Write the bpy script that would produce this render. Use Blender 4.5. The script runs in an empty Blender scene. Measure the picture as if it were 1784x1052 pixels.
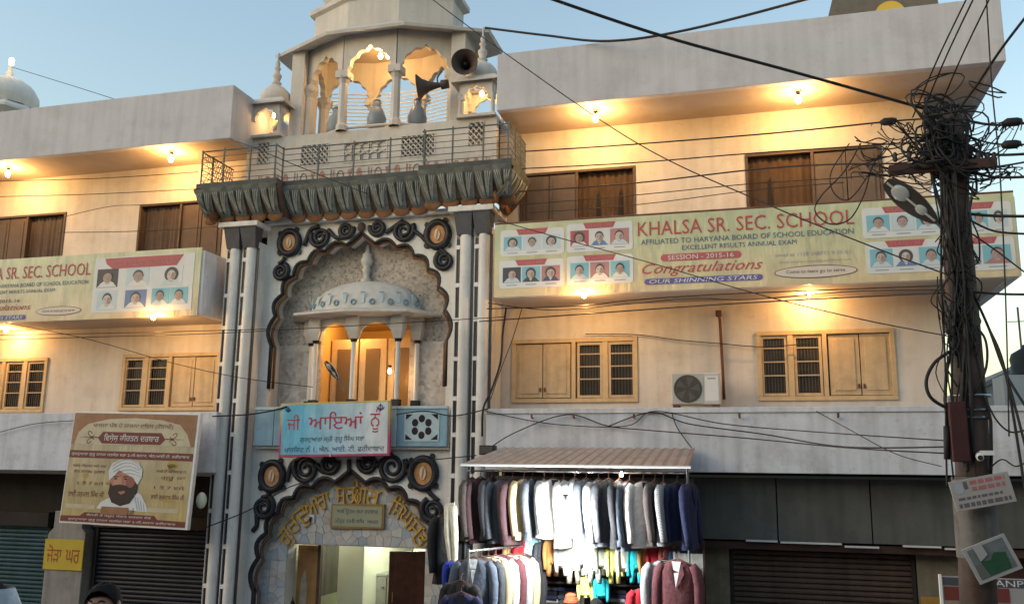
import bpy, bmesh, math, random
from mathutils import Vector, Matrix
R = math.radians
PI = math.pi
rnd = random.Random(11)
sc = bpy.context.scene
col = sc.collection

# ------------------------------------------------------------------ camera
FPX, CX, CY = 1550.0, 892.0, 526.0
CAM = Vector((0, -16, 3.6))
_yaw, _pit, _rol = R(15.5), R(10.68), R(0.70)
_f = Vector((-math.sin(_yaw)*math.cos(_pit), math.cos(_yaw)*math.cos(_pit), math.sin(_pit)))
_r = Vector((math.cos(_yaw), math.sin(_yaw), 0))
_u = _r.cross(_f)
_r, _u = math.cos(_rol)*_r + math.sin(_rol)*_u, -math.sin(_rol)*_r + math.cos(_rol)*_u
cd = bpy.data.cameras.new('camera')
cam = bpy.data.objects.new('camera', cd)
col.objects.link(cam)
cam.matrix_world = Matrix(((_r.x, _u.x, -_f.x, CAM.x), (_r.y, _u.y, -_f.y, CAM.y), (_r.z, _u.z, -_f.z, CAM.z), (0, 0, 0, 1)))
cd.sensor_width = 36
cd.lens = FPX/1784*36
cd.clip_start = .05
cd.clip_end = 3000
sc.camera = cam

def P(px, py, Y):                     # point of the photograph taken to the upright plane y = Y
    d = _f*FPX + _r*(px-CX) - _u*(py-CY)
    return CAM + d*((Y-CAM.y)/d.y)

# ------------------------------------------------------------------ dusk sky, faint last light
w = bpy.data.worlds.new('World')
sc.world = w
w.use_nodes = True
nt = w.node_tree
sky = nt.nodes.new('ShaderNodeTexSky')
sky.sky_type = 'NISHITA'
sky.sun_disc = False
SUN_EL, SUN_AZ = R(24), R(230)
sky.sun_elevation = SUN_EL
sky.sun_rotation = SUN_AZ
sky.air_density = 1.85
sky.dust_density = 1.5
sky.ozone_density = 1.4
bg = nt.nodes['Background']
bg.inputs['Strength'].default_value = 0.15
nt.links.new(sky.outputs[0], bg.inputs['Color'])
sd = bpy.data.lights.new('sun', 'SUN')
sd.energy = 0.05
sd.angle = R(60)
sd.color = (1.0, .95, .97)
sun = bpy.data.objects.new('sun', sd)
col.objects.link(sun)
_sd = Vector((math.sin(SUN_AZ)*math.cos(SUN_EL), math.cos(SUN_AZ)*math.cos(SUN_EL), math.sin(SUN_EL)))
sun.rotation_euler = (-_sd).to_track_quat('-Z', 'Y').to_euler()
sc.view_settings.view_transform = 'Standard'
sc.view_settings.look = 'None'
sc.view_settings.exposure = 0.6
sc.view_settings.gamma = 1.0
sc.view_settings.use_curve_mapping = False
sc.cycles.max_bounces = 6
sc.cycles.sample_clamp_indirect = 4

# ------------------------------------------------------------------ helpers
class MB:
    def __init__(s):
        s.v = []; s.f = []
    def add(s, vs, fs):
        o = len(s.v); s.v += [tuple(p) for p in vs]; s.f += [tuple(i+o for i in q) for q in fs]; return s
    def box(s, x0, x1, y0, y1, z0, z1):
        return s.add([(x0,y0,z0),(x1,y0,z0),(x1,y1,z0),(x0,y1,z0),(x0,y0,z1),(x1,y0,z1),(x1,y1,z1),(x0,y1,z1)],
                     [(0,3,2,1),(4,5,6,7),(0,1,5,4),(1,2,6,5),(2,3,7,6),(3,0,4,7)])
    def prism(s, pts, y0, y1):        # (x, z) outline pushed along y
        n = len(pts)
        vs = [(x,y0,z) for x,z in pts] + [(x,y1,z) for x,z in pts]
        return s.add(vs, [tuple(range(n)), tuple(range(2*n-1, n-1, -1))] + [(i,(i+1)%n+0,(i+1)%n+n,i+n)[::-1] for i in range(n)])
    def prismz(s, pts, z0, z1):       # (x, y) outline pushed along z
        n = len(pts)
        vs = [(x,y,z0) for x,y in pts] + [(x,y,z1) for x,y in pts]
        return s.add(vs, [tuple(range(n))[::-1], tuple(range(n, 2*n))] + [(i,(i+1)%n,(i+1)%n+n,i+n) for i in range(n)])
    def flat(s, pts, y):
        return s.add([(x,y,z) for x,z in pts], [tuple(range(len(pts)))])
    def tube(s, pts, r, n=6, cap=True):
        pts = [Vector(p) for p in pts]; m = len(pts); o = len(s.v); up = None
        for i, p in enumerate(pts):
            t = (pts[min(i+1,m-1)] - pts[max(i-1,0)])
            t = t.normalized() if t.length > 1e-9 else Vector((0,0,1))
            if up is None:
                up = Vector((0,0,1)) if abs(t.z) < .9 else Vector((1,0,0))
            a = t.cross(up)
            if a.length < 1e-5: a = t.cross(Vector((.3,1,.2)))
            a.normalize(); b = a.cross(t).normalized(); up = b
            rr = r[i] if isinstance(r, (list, tuple)) else r
            for k in range(n):
                q = 2*PI*k/n
                s.v.append(tuple(p + (a*math.cos(q) + b*math.sin(q))*rr))
        for i in range(m-1):
            for k in range(n):
                s.f.append((o+i*n+k, o+i*n+(k+1)%n, o+(i+1)*n+(k+1)%n, o+(i+1)*n+k))
        if cap:
            s.f.append(tuple(o+k for k in range(n))[::-1]); s.f.append(tuple(o+(m-1)*n+k for k in range(n)))
        return s
    def lathe(s, prof, c, n=16, a0=0, a1=2*PI, sx=1, sy=1, rib=0, ribn=12):
        o = len(s.v); full = abs(a1-a0-2*PI) < 1e-6; k = n if full else n+1
        for r, z in prof:
            for i in range(k):
                a = a0 + (a1-a0)*i/n; q = r*(1 + rib*abs(math.sin(a*ribn/2)))
                s.v.append((c[0]+q*math.cos(a)*sx, c[1]+q*math.sin(a)*sy, c[2]+z))
        for j in range(len(prof)-1):
            for i in range(n):
                i2 = (i+1) % k
                s.f.append((o+j*k+i, o+j*k+i2, o+(j+1)*k+i2, o+(j+1)*k+i))
        return s
    def ball(s, c, rx, ry, rz, n=12, m=8):
        prof = [(math.sin(PI*j/m), -math.cos(PI*j/m)) for j in range(m+1)]
        o = len(s.v)
        for a, z in prof:
            for i in range(n):
                q = 2*PI*i/n
                s.v.append((c[0]+rx*a*math.cos(q), c[1]+ry*a*math.sin(q), c[2]+rz*z))
        for j in range(m):
            for i in range(n):
                s.f.append((o+j*n+i, o+j*n+(i+1)%n, o+(j+1)*n+(i+1)%n, o+(j+1)*n+i))
        return s
    def mesh(s, name, m, smooth=False):
        me = bpy.data.meshes.new(name); me.from_pydata(s.v, [], s.f); me.update()
        if smooth: me.polygons.foreach_set('use_smooth', [True]*len(me.polygons))
        if m: me.materials.append(MAT[m] if isinstance(m, str) else m)
        return me
    def build(s, name, m, parent=None, smooth=False, local=False, bevel=0):
        return link(name, s.mesh(name, m, smooth), parent, local, bevel)

W = {}
def link(name, me, parent=None, local=False, bevel=0, loc=None):
    o = bpy.data.objects.new(name, me); col.objects.link(o)
    if bevel:
        b = o.modifiers.new('bevel', 'BEVEL'); b.width = bevel; b.segments = 2; b.limit_method = 'ANGLE'; b.angle_limit = R(40)
    if parent:
        o.parent = parent
        if not local: o.location = -W.get(parent.name, Vector((0,0,0)))
    if loc is not None: o.location = Vector(o.location) + Vector(loc)
    return o
def tag(o, label=None, cat=None, group=None, kind=None):
    for k, v in (('label',label),('category',cat),('group',group),('kind',kind)):
        if v: o[k] = v
    return o
def thing(name, label, cat, loc=(0,0,0), rot=None, group=None):
    o = bpy.data.objects.new(name, None); col.objects.link(o); o.location = loc; o.empty_display_size = .1
    if rot: o.rotation_euler = rot
    W[o.name] = Vector(loc)
    return tag(o, label, cat, group)
def struct(o): o['kind'] = 'structure'; return o

# ------------------------------------------------------------------ materials
MAT = {}
def mat(name, c, rough=.75, var=.10, scale=2.5, streak=0., bump=0., bscale=40., metal=0., dirt=None, dirt_amt=0., emis=0., ecol=None, spec=.3, trans=0.):
    m = bpy.data.materials.new(name); m.use_nodes = True; MAT[name] = m
    t = m.node_tree; N = t.nodes; L = t.links; b = N['Principled BSDF']
    c = tuple(c) + (1,)
    b.inputs['Roughness'].default_value = rough; b.inputs['Metallic'].default_value = metal
    b.inputs['Specular IOR Level'].default_value = spec
    b.inputs['Base Color'].default_value = c
    if trans: b.inputs['Transmission Weight'].default_value = trans
    if emis:
        b.inputs['Emission Color'].default_value = (tuple(ecol) + (1,)) if ecol else c
        b.inputs['Emission Strength'].default_value = emis
        return m
    if var or streak or dirt_amt or bump:
        g = N.new('ShaderNodeNewGeometry'); cur = None
        n1 = N.new('ShaderNodeTexNoise'); n1.inputs['Scale'].default_value = scale; n1.inputs['Detail'].default_value = 6; n1.inputs['Roughness'].default_value = .62
        L.new(g.outputs['Position'], n1.inputs['Vector'])
        mr = N.new('ShaderNodeMapRange'); mr.inputs[1].default_value = .3; mr.inputs[2].default_value = .7
        mr.inputs[3].default_value = 1-var; mr.inputs[4].default_value = 1+var
        L.new(n1.outputs['Fac'], mr.inputs[0])
        mx = N.new('ShaderNodeVectorMath'); mx.operation = 'SCALE'; mx.inputs[0].default_value = c[:3]
        L.new(mr.outputs[0], mx.inputs['Scale']); cur = mx.outputs[0]
        if streak:
            mp = N.new('ShaderNodeMapping'); mp.inputs['Scale'].default_value = (5, 5, .35)
            L.new(g.outputs['Position'], mp.inputs['Vector'])
            n2 = N.new('ShaderNodeTexNoise'); n2.inputs['Scale'].default_value = 1.3; n2.inputs['Detail'].default_value = 5
            L.new(mp.outputs[0], n2.inputs['Vector'])
            r2 = N.new('ShaderNodeMapRange'); r2.inputs[1].default_value = .42; r2.inputs[2].default_value = .72
            r2.inputs[3].default_value = 1; r2.inputs[4].default_value = 1-streak
            L.new(n2.outputs['Fac'], r2.inputs[0])
            m2 = N.new('ShaderNodeVectorMath'); m2.operation = 'SCALE'; L.new(cur, m2.inputs[0]); L.new(r2.outputs[0], m2.inputs['Scale']); cur = m2.outputs[0]
        if dirt_amt:
            n3 = N.new('ShaderNodeTexNoise'); n3.inputs['Scale'].default_value = 1.7; n3.inputs['Detail'].default_value = 9; n3.inputs['Roughness'].default_value = .7
            L.new(g.outputs['Position'], n3.inputs['Vector'])
            r3 = N.new('ShaderNodeMapRange'); r3.inputs[1].default_value = .5; r3.inputs[2].default_value = .68; r3.inputs[4].default_value = dirt_amt
            L.new(n3.outputs['Fac'], r3.inputs[0])
            mm = N.new('ShaderNodeMix'); mm.data_type = 'RGBA'
            L.new(r3.outputs[0], mm.inputs[0]); L.new(cur, mm.inputs[6]); mm.inputs[7].default_value = tuple(dirt or (.12,.1,.08)) + (1,); cur = mm.outputs[2]
            n4 = N.new('ShaderNodeTexNoise'); n4.inputs['Scale'].default_value = 8.; n4.inputs['Detail'].default_value = 11; n4.inputs['Roughness'].default_value = .75
            L.new(g.outputs['Position'], n4.inputs['Vector'])
            r4 = N.new('ShaderNodeMapRange'); r4.inputs[1].default_value = .57; r4.inputs[2].default_value = .66; r4.inputs[4].default_value = min(.6, dirt_amt*.8)
            L.new(n4.outputs['Fac'], r4.inputs[0])
            m4 = N.new('ShaderNodeMix'); m4.data_type = 'RGBA'
            L.new(r4.outputs[0], m4.inputs[0]); L.new(cur, m4.inputs[6]); m4.inputs[7].default_value = tuple(.8*q for q in (dirt or (.12,.1,.08))) + (1,); cur = m4.outputs[2]
        L.new(cur, b.inputs['Base Color'])
        if bump:
            nb = N.new('ShaderNodeTexNoise'); nb.inputs['Scale'].default_value = bscale; nb.inputs['Detail'].default_value = 4
            L.new(g.outputs['Position'], nb.inputs['Vector'])
            bp = N.new('ShaderNodeBump'); bp.inputs['Strength'].default_value = bump; bp.inputs['Distance'].default_value = .02
            L.new(nb.outputs['Fac'], bp.inputs['Height']); L.new(bp.outputs[0], b.inputs['Normal'])
    return m
def voro(name, ca, cb, cc, scale, rough=.6, grout=.03):       # broken marble chips, colour per chip
    m = bpy.data.materials.new(name); m.use_nodes = True; MAT[name] = m
    t = m.node_tree; N = t.nodes; L = t.links; b = N['Principled BSDF']; b.inputs['Roughness'].default_value = rough
    g = N.new('ShaderNodeNewGeometry'); v = N.new('ShaderNodeTexVoronoi'); v.inputs['Scale'].default_value = scale
    L.new(g.outputs['Position'], v.inputs['Vector'])
    se = N.new('ShaderNodeSeparateColor'); L.new(v.outputs['Color'], se.inputs[0])
    cr = N.new('ShaderNodeValToRGB'); cr.color_ramp.elements[0].color = tuple(ca)+(1,); cr.color_ramp.elements[1].color = tuple(cc)+(1,)
    e = cr.color_ramp.elements.new(.5); e.color = tuple(cb)+(1,)
    L.new(se.outputs[0], cr.inputs[0])
    n = N.new('ShaderNodeTexNoise'); n.inputs['Scale'].default_value = 1.1; n.inputs['Detail'].default_value = 6; L.new(g.outputs['Position'], n.inputs['Vector'])
    mr = N.new('ShaderNodeMapRange'); mr.inputs[1].default_value = .35; mr.inputs[2].default_value = .7; mr.inputs[3].default_value = 1.08; mr.inputs[4].default_value = .72; L.new(n.outputs['Fac'], mr.inputs[0])
    mx = N.new('ShaderNodeVectorMath'); mx.operation = 'SCALE'; L.new(cr.outputs[0], mx.inputs[0]); L.new(mr.outputs[0], mx.inputs['Scale'])
    L.new(mx.outputs[0], b.inputs['Base Color'])
    return m

WARM = (1.0, .52, .16)
mat('wall', (.62,.565,.525), .85, .08, 1.2, streak=.13, bump=.06, bscale=25, dirt=(.38,.32,.27), dirt_amt=.42)
mat('parapet', (.475,.48,.53), .85, .07, .9, streak=.13, bump=.06, bscale=20, dirt=(.30,.29,.30), dirt_amt=.35)
mat('ledge', (.59,.595,.64), .85, .09, 1.2, streak=.22, bump=.06, bscale=20, dirt=(.28,.26,.25), dirt_amt=.45)
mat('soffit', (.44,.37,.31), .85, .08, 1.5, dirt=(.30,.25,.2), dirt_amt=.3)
mat('marble', (.64,.62,.60), .5, .07, 2.5, streak=.18, dirt=(.36,.33,.31), dirt_amt=.3)
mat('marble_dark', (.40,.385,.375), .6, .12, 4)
mat('granite', (.035,.033,.038), .35, .3, 8, spec=.4)
mat('capital', (.07,.07,.08), .6, .25, 6)
mat('black_paint', (.018,.018,.024), .45, .3, 6)
mat('orange_disc', (.42,.20,.08), .6, .3, 9, dirt=(.55,.45,.35), dirt_amt=.4)
mat('pale_mark', (.62,.50,.38), .6)
mat('yellow_wood', (.52,.395,.255), .6, .12, 5, streak=.2, dirt=(.32,.23,.14), dirt_amt=.35)
mat('yellow_frame', (.55,.41,.25), .6, .1, 6, streak=.15, dirt=(.32,.23,.14), dirt_amt=.3)
mat('dark_wood', (.06,.039,.03), .6, .2, 6, streak=.15)
mat('brown_wood', (.085,.057,.044), .6, .15, 5, streak=.12)
mat('grey_wood', (.11,.085,.073), .6, .15, 5, streak=.12)
mat('curtain', (.075,.045,.028), .9, .2, 5, streak=.25)
mat('dark_room', (.02,.017,.016), .9, 0)
mat('glass', (.05,.045,.04), .15, .2, 3, spec=.5)
mat('bar', (.42,.33,.24), .6, .1)
mat('iron', (.10,.115,.12), .6, .3, 10)
mat('cable', (.012,.012,.014), .6, .2, 20)
mat('petal', (.125,.14,.135), .8, .35, 9, dirt=(.05,.05,.045), dirt_amt=.5, bump=.15, bscale=30)
mat('petal_vein', (.035,.045,.045), .8, .3, 9)
mat('petal_rib', (.30,.31,.29), .8, .25, 9)
mat('cornice', (.10,.062,.048), .8, .3, 5, dirt=(.04,.035,.03), dirt_amt=.5)
mat('ochre', (.17,.075,.03), .75, .35, 6, dirt=(.1,.05,.03), dirt_amt=.5)
mat('slab_edge', (.075,.08,.085), .8, .3, 4)
mat('red_letter_faded', (.36,.21,.17), .8, .3, 7)
mat('chhatri', (.54,.515,.49), .8, .06, 2, streak=.14, dirt=(.33,.29,.27), dirt_amt=.35, bump=.06, bscale=25)
mat('blue_panel', (.22,.36,.46), .65, .15, 3, streak=.2, dirt=(.30,.32,.32), dirt_amt=.5)
mat('blue_pale', (.42,.52,.56), .65, .12, 3, dirt=(.30,.32,.32), dirt_amt=.3)
mat('blue_paint', (.16,.30,.38), .7, .25, 7)
mat('green_wall', (.60,.62,.48), .7, .05, 1.5)
mat('door_orange', (.33,.17,.06), .5, .2, 5, streak=.2)
mat('door_brown', (.075,.028,.016), .4, .3, 7, streak=.3)
mat('steel', (.5,.5,.52), .25, .1, 6, metal=1.)
mat('white_plastic', (.62,.62,.60), .5, .04, 4)
mat('white_paint', (.66,.65,.64), .6, .05, 4)
mat('dark_grille', (.07,.065,.06), .6, .2, 10)
mat('rust', (.12,.06,.045), .8, .3, 6)
mat('pole', (.085,.062,.052), .85, .3, 3, streak=.35, dirt=(.06,.018,.015), dirt_amt=.5, bump=.2, bscale=20)
mat('concrete', (.30,.28,.26), .9, .15, 2.5, streak=.3, bump=.15, bscale=25, dirt=(.14,.12,.1), dirt_amt=.4)
mat('red_box', (.05,.014,.014), .6, .25, 5, streak=.3)
mat('grey_panel', (.098,.098,.094), .6, .16, 2, streak=.25, dirt=(.05,.045,.04), dirt_amt=.4)
mat('brown_shutter', (.078,.05,.038), .6, .2, 3, streak=.3)
mat('teal_shutter', (.02,.065,.085), .6, .2, 3, streak=.3)
mat('black_shutter', (.014,.016,.026), .5, .25, 3, streak=.3)
mat('shop_dark', (.025,.02,.018), .8, .3, 3)
mat('beam_brown', (.05,.024,.02), .7, .3, 3)
mat('beige_dirty', (.20,.17,.12), .9, .2, 2.5, streak=.3, dirt=(.08,.06,.04), dirt_amt=.6)
mat('sleeve_grey', (.14,.13,.12), .9, .25, 3, streak=.4, dirt=(.05,.035,.03), dirt_amt=.6)
mat('mustard', (.36,.19,.04), .7, .2, 3)
mat('road', (.05,.05,.052), .9, .2, 3, bump=.3, bscale=60)
mat('pavement', (.22,.21,.2), .9, .15, 2, bump=.2, bscale=40)
mat('bulb', (1,.8,.5), .4, emis=90, ecol=(1.0,.62,.24))
mat('bulb_white', (1,1,1), .4, emis=160, ecol=(.93,.97,1.0))
mat('bulb_small', (1,.8,.5), .4, emis=18, ecol=(1.0,.72,.36))
mat('brass', (.3,.2,.08), .4, .1, metal=.6)
mat('horn', (.075,.055,.05), .6, .25, 5)
mat('horn_in', (.025,.022,.022), .7, .25, 5)
mat('skin', (.26,.135,.085), .55, .08, 8)
mat('hair', (.008,.007,.007), .95, .2, 30)
mat('lens', (.30,.31,.31), .2, .1, 4, spec=.5)
mat('lamp_body', (.36,.36,.35), .5, .12, 5, dirt=(.15,.14,.13), dirt_amt=.4)
mat('lamp_in', (.035,.03,.028), .5, .2, 4)
mat('tin_awning_a', (.22,.16,.14), .6, .15, 4, streak=.2)
mat('tin_awning_b', (.33,.305,.285), .6, .15, 4, streak=.2)
mat('far_wall', (.42,.42,.42), .9, .08, .6, streak=.15)
mat('far_roof', (.16,.165,.17), .9, .1, .8)
mat('far_dome', (.66,.64,.62), .8, .06, .8, streak=.1)
mat('tank', (.012,.012,.014), .5, .2, 3)
def flatm(name, c, rough=.55, var=.04): 
    if name not in MAT: mat(name, c, rough, var, 5)
    return name

# ------------------------------------------------------------------ printing on boards
from mathutils.geometry import tessellate_polygon
def glyph_mesh(s, bold=0., shear=0., size=1., extrude=0., sep=.0):
    # outlines of the built-in font, every overlapping stroke filled on its own
    c = bpy.data.curves.new('t', 'FONT'); c.body = s; c.size = size; c.resolution_u = 2; c.offset = bold; c.shear = shear; c.fill_mode = 'NONE'
    o = bpy.data.objects.new('t', c); me = bpy.data.meshes.new_from_object(o); bpy.data.objects.remove(o); bpy.data.curves.remove(c)
    co = [v.co.copy() for v in me.vertices]; nxt = {}
    for e in me.edges: nxt[e.vertices[0]] = e.vertices[1]
    bpy.data.meshes.remove(me)
    loops = []; seen = set()
    for st in list(nxt):
        if st in seen: continue
        l = []; k = st
        while k is not None and k not in seen:
            seen.add(k); l.append(co[k]); k = nxt.get(k)
        if len(l) > 2: loops.append(l)
    area = lambda l: sum(l[i].x*l[(i+1)%len(l)].y - l[(i+1)%len(l)].x*l[i].y for i in range(len(l)))/2
    if not loops: return [], []
    ars = [area(l) for l in loops]
    def inside(p, l):
        r_ = False
        for i in range(len(l)):
            a_, b_ = l[i], l[(i+1)%len(l)]
            if (a_.y > p.y) != (b_.y > p.y) and p.x < (b_.x-a_.x)*(p.y-a_.y)/(b_.y-a_.y)+a_.x: r_ = not r_
        return r_
    vs = []; fs = []; owner = {}; outs = []
    for i in range(len(loops)):
        cand = [j for j in range(len(loops)) if ars[j]*ars[i] < 0 and abs(ars[j]) > abs(ars[i]) and inside(loops[i][0], loops[j])]
        if cand: owner.setdefault(min(cand, key=lambda j: abs(ars[j])), []).append(i)
        else: outs.append(i)
    for n_, i in enumerate(outs):
        pl_ = [loops[i]] + [loops[j] for j in owner.get(i, [])]
        flat_ = [p for l in pl_ for p in l]; o_ = len(vs); vs += [(p.x, p.y, sep*(n_ % 3)) for p in flat_]
        for t in tessellate_polygon([[Vector((p.x,p.y,0)) for p in l] for l in pl_]):
            fs.append(tuple(o_+k for k in t))
        if extrude:
            q = o_
            for l in pl_:
                m_ = len(l); o2 = len(vs); vs += [(p.x,p.y,sep*(n_%3)-extrude) for p in l]
                fs += [(q+k, q+(k+1)%m_, o2+(k+1)%m_, o2+k) for k in range(m_)]; q += m_
    return vs, fs
def text(s, x0, x1, z0, z1, y, m, parent, name='lettering', bold=0., local=False, shear=0., keep=False):
    vs, fs = glyph_mesh(s, bold, shear, sep=.0004)
    if not vs: return None
    ax, bx = min(v[0] for v in vs), max(v[0] for v in vs); ay, by = min(v[1] for v in vs), max(v[1] for v in vs)
    kx = (x1-x0)/(bx-ax); kz = (z1-z0)/(by-ay)
    return MB().add([(x0+(v[0]-ax)*kx, y-v[2], z0+(v[1]-ay)*kz) for v in vs], fs).build(name, m, parent, local=local)
def rrect(x0, x1, z0, z1, r, n=4):
    pts = []
    for cx_, cz_, a in ((x1-r,z0+r,-90),(x1-r,z1-r,0),(x0+r,z1-r,90),(x0+r,z0+r,180)):
        for i in range(n+1):
            q = R(a+90*i/n); pts.append((cx_+r*math.cos(q), cz_+r*math.sin(q)))
    return pts
def ell(cx_, cz_, rx, rz, n=18, a0=0, a1=360):
    return [(cx_+rx*math.cos(R(a0+(a1-a0)*i/n)), cz_+rz*math.sin(R(a0+(a1-a0)*i/n))) for i in range(n if a1-a0 == 360 else n+1)]
flatm('print_white', (.60,.60,.60)); flatm('print_feature', (.24,.16,.14)); flatm('print_skin', (.46,.37,.33)); flatm('print_skin_b', (.38,.28,.24)); flatm('print_skin_c', (.52,.45,.42)); flatm('print_shade', (.33,.24,.21)); flatm('print_hair', (.085,.075,.08))
flatm('print_teal', (.20,.42,.50)); flatm('print_pale', (.47,.54,.58)); flatm('print_red', (.42,.10,.11)); flatm('print_dark', (.07,.07,.08))
flatm('print_navy', (.06,.09,.19)); flatm('print_rose', (.40,.20,.20)); flatm('print_blue', (.14,.20,.36)); flatm('print_violet', (.13,.11,.30))
flatm('print_grey', (.30,.32,.36)); flatm('print_shirt', (.52,.56,.60)); flatm('print_maroon', (.15,.035,.03))
flatm('print_beard', (.03,.02,.02)); mat('print_face', (.40,.17,.12), .5, .3, 14); flatm('print_gold', (.46,.32,.10)); flatm('print_ink', (.06,.065,.08))
def portrait(par, x0, x1, z0, z1, y, bgm, shirt='print_shirt', hair=1, collar=None):
    p = MB().prism([(x0,z0),(x1,z0),(x1,z1),(x0,z1)], y, y+.003).build('portrait', bgm, par)
    w_, h = x1-x0, z1-z0; xc = (x0+x1)/2 + rnd.uniform(-.03,.03)*w_
    sh = [(x0+.03*w_, z0+.004)] + [(xc-w_*.40*math.cos(R(a)), z0+h*.36*math.sin(R(a))) for a in range(20,161,20)] + [(x1-.03*w_, z0+.004)]
    MB().flat(sh, y-.003).build('shirt', shirt, p)
    if collar: MB().flat([(xc-.14*w_,z0+.37*h),(xc,z0+.05*h),(xc+.14*w_,z0+.37*h)], y-.0045).build('collar', collar, p)
    hw = rnd.uniform(.25,.29)
    if hair == 1: hp = ell(xc, z0+.56*h, w_*.235, h*.33, 16, -8, 188)
    else: hp = ell(xc, z0+.56*h, w_*(hw+.03), h*.37, 16, -50, 230)
    MB().flat(hp, y-.005).build('hair', 'print_hair', p)
    MB().flat([(xc-w_*.08,z0+.18*h),(xc+w_*.08,z0+.18*h),(xc+w_*.08,z0+.36*h),(xc-w_*.08,z0+.36*h)], y-.006).build('neck', 'print_skin', p)
    sk = rnd.choice(('print_skin','print_skin_b','print_skin_c'))
    MB().flat(ell(xc, z0+.50*h, w_*.20*rnd.uniform(.92,1.08), h*.27, 14), y-.007).build('face', sk, p)
    MB().flat(ell(xc+w_*.09, z0+.47*h, w_*.085, h*.20, 10), y-.008).build('face_shade', 'print_shade', p)
    e_ = MB()
    for q in (-1,1): e_.flat(ell(xc+q*w_*.085, z0+.53*h, w_*.035, h*.018, 8), y-.009).flat([(xc+q*w_*.04,z0+.575*h),(xc+q*w_*.13,z0+.585*h),(xc+q*w_*.13,z0+.60*h),(xc+q*w_*.04,z0+.595*h)][::q], y-.009)
    e_.flat(ell(xc, z0+.36*h, w_*.06, h*.014, 8), y-.009).flat([(xc-w_*.02,z0+.43*h),(xc+w_*.03,z0+.42*h),(xc+w_*.01,z0+.51*h)], y-.009)
    e_.build('features', 'print_feature', p)
    return p
# ================================================================== the setting
struct(MB().box(-400,400,-400,600,-1.0,0).build('ground', 'pavement'))
struct(MB().box(-60,60,-14.6,-4.6,.0,.004).build('road', 'road'))
# raised terrace across the street, where the photographer and a passer-by stand
struct(MB().box(-12,10,-21.9,-15.0,.004,1.95).box(-12,10,-15.0,-9.2,.004,1.22).build('terrace', 'pavement'))

OB = thing('added_opposite_building', 'unseen building across the street behind the viewer, added to shade the lower front', 'building', (0,-26,0))  # out of view, added to block low sky and darken the lower facade
MB().box(-45,40,-34,-22,0,8.5).build('wall', 'concrete', OB); MB().box(-45.3,40.3,-34.3,-21.2,8.5,8.75).build('roof', 'concrete', OB)
for k in range(20):
    for z in (2.6,5.8): MB().box(-42+4*k,-40.4+4*k,-21.98,-21.9,z,z+1.3).build('window', 'glass', OB)
AX = -7.39                                   # axis of the gateway

# ------------------------------------------------------------------ school wings
def shutters(par, x0, x1, z0, z1, y, m, n=2):
    w_ = (x1-x0)/n
    for i in range(n):
        a, b = x0+i*w_+.008, x0+(i+1)*w_-.008
        y += rnd.uniform(-.008,.008); s = MB().box(a, b, y-.02, y+.02, z0+.01+rnd.uniform(0,.012), z1-.01-rnd.uniform(0,.012)).build('shutter', m, par, bevel=.004)
        MB().box(a+.07,b-.07,y-.034,y-.02,z0+.09,z1-.09).build('shutter_panel', m, s, bevel=.008)
        MB().box(b-.05 if i == 0 else a+.02, b-.02 if i == 0 else a+.05, y-.045,y-.02,z0+.13,z0+.2).build('latch', 'rust', s)
def grille(par, x0, x1, z0, z1, y, m='bar'):
    for i in range(7):
        x = x0+(x1-x0)*(i+.5)/7
        MB().box(x-.006,x+.006,y-.006,y+.006,z0,z1).build('grille_bar', 'dark_grille', par)
    for k in range(1,4):
        z = z0+(z1-z0)*(k/4+.07)
        MB().box(x0,x1,y-.018,y-.006,z-.011,z+.011).build('grille_rail', m, par)
    MB().box(x0-.01,x1+.01,y+.1,y+.105,z0,z1).build('pane', 'glass', par)
def framebars(mb, xs, z0, z1, y0, y1, t):
    for x in xs: mb.box(x-t/2,x+t/2,y0,y1,z0+t+.001,z1-t-.001)
    mb.box(xs[0]-t/2,xs[-1]+t/2,y0,y1,z0,z0+t).box(xs[0]-t/2,xs[-1]+t/2,y0,y1,z1-t,z1)
    return mb
def window_low(par, x0, x1, z0, z1, flip):
    xm = (x0+x1)/2; t = .075
    a, b = (x0,xm) if flip else (xm,x1)      # the half with iron bars
    c, d = (xm,x1) if flip else (x0,xm)
    w_ = framebars(MB(), [x0+t/2, xm, x1-t/2] + [], z0, z1, -.035, .12, t)
    m2 = (a+b)/2; w_.box(m2-.05,m2+.05,-.028,.1,z0+t+.002,z1-t-.002)
    w_ = w_.build('window', 'yellow_frame', par, bevel=.005)
    for p, q in ((a+t*.8,m2-.05),(m2+.05,b-t*.6)):
        framebars(MB(), [p+.028,q-.028], z0+t+.01, z1-t-.01, -.005, .03, .045).build('sash', 'yellow_wood', w_)
        grille(w_, p+.05, q-.05, z0+t+.055, z1-t-.055, .012)
    shutters(w_, c+t*.75, d-t*.75, z0+t, z1-t, .03, 'yellow_wood')
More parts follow.
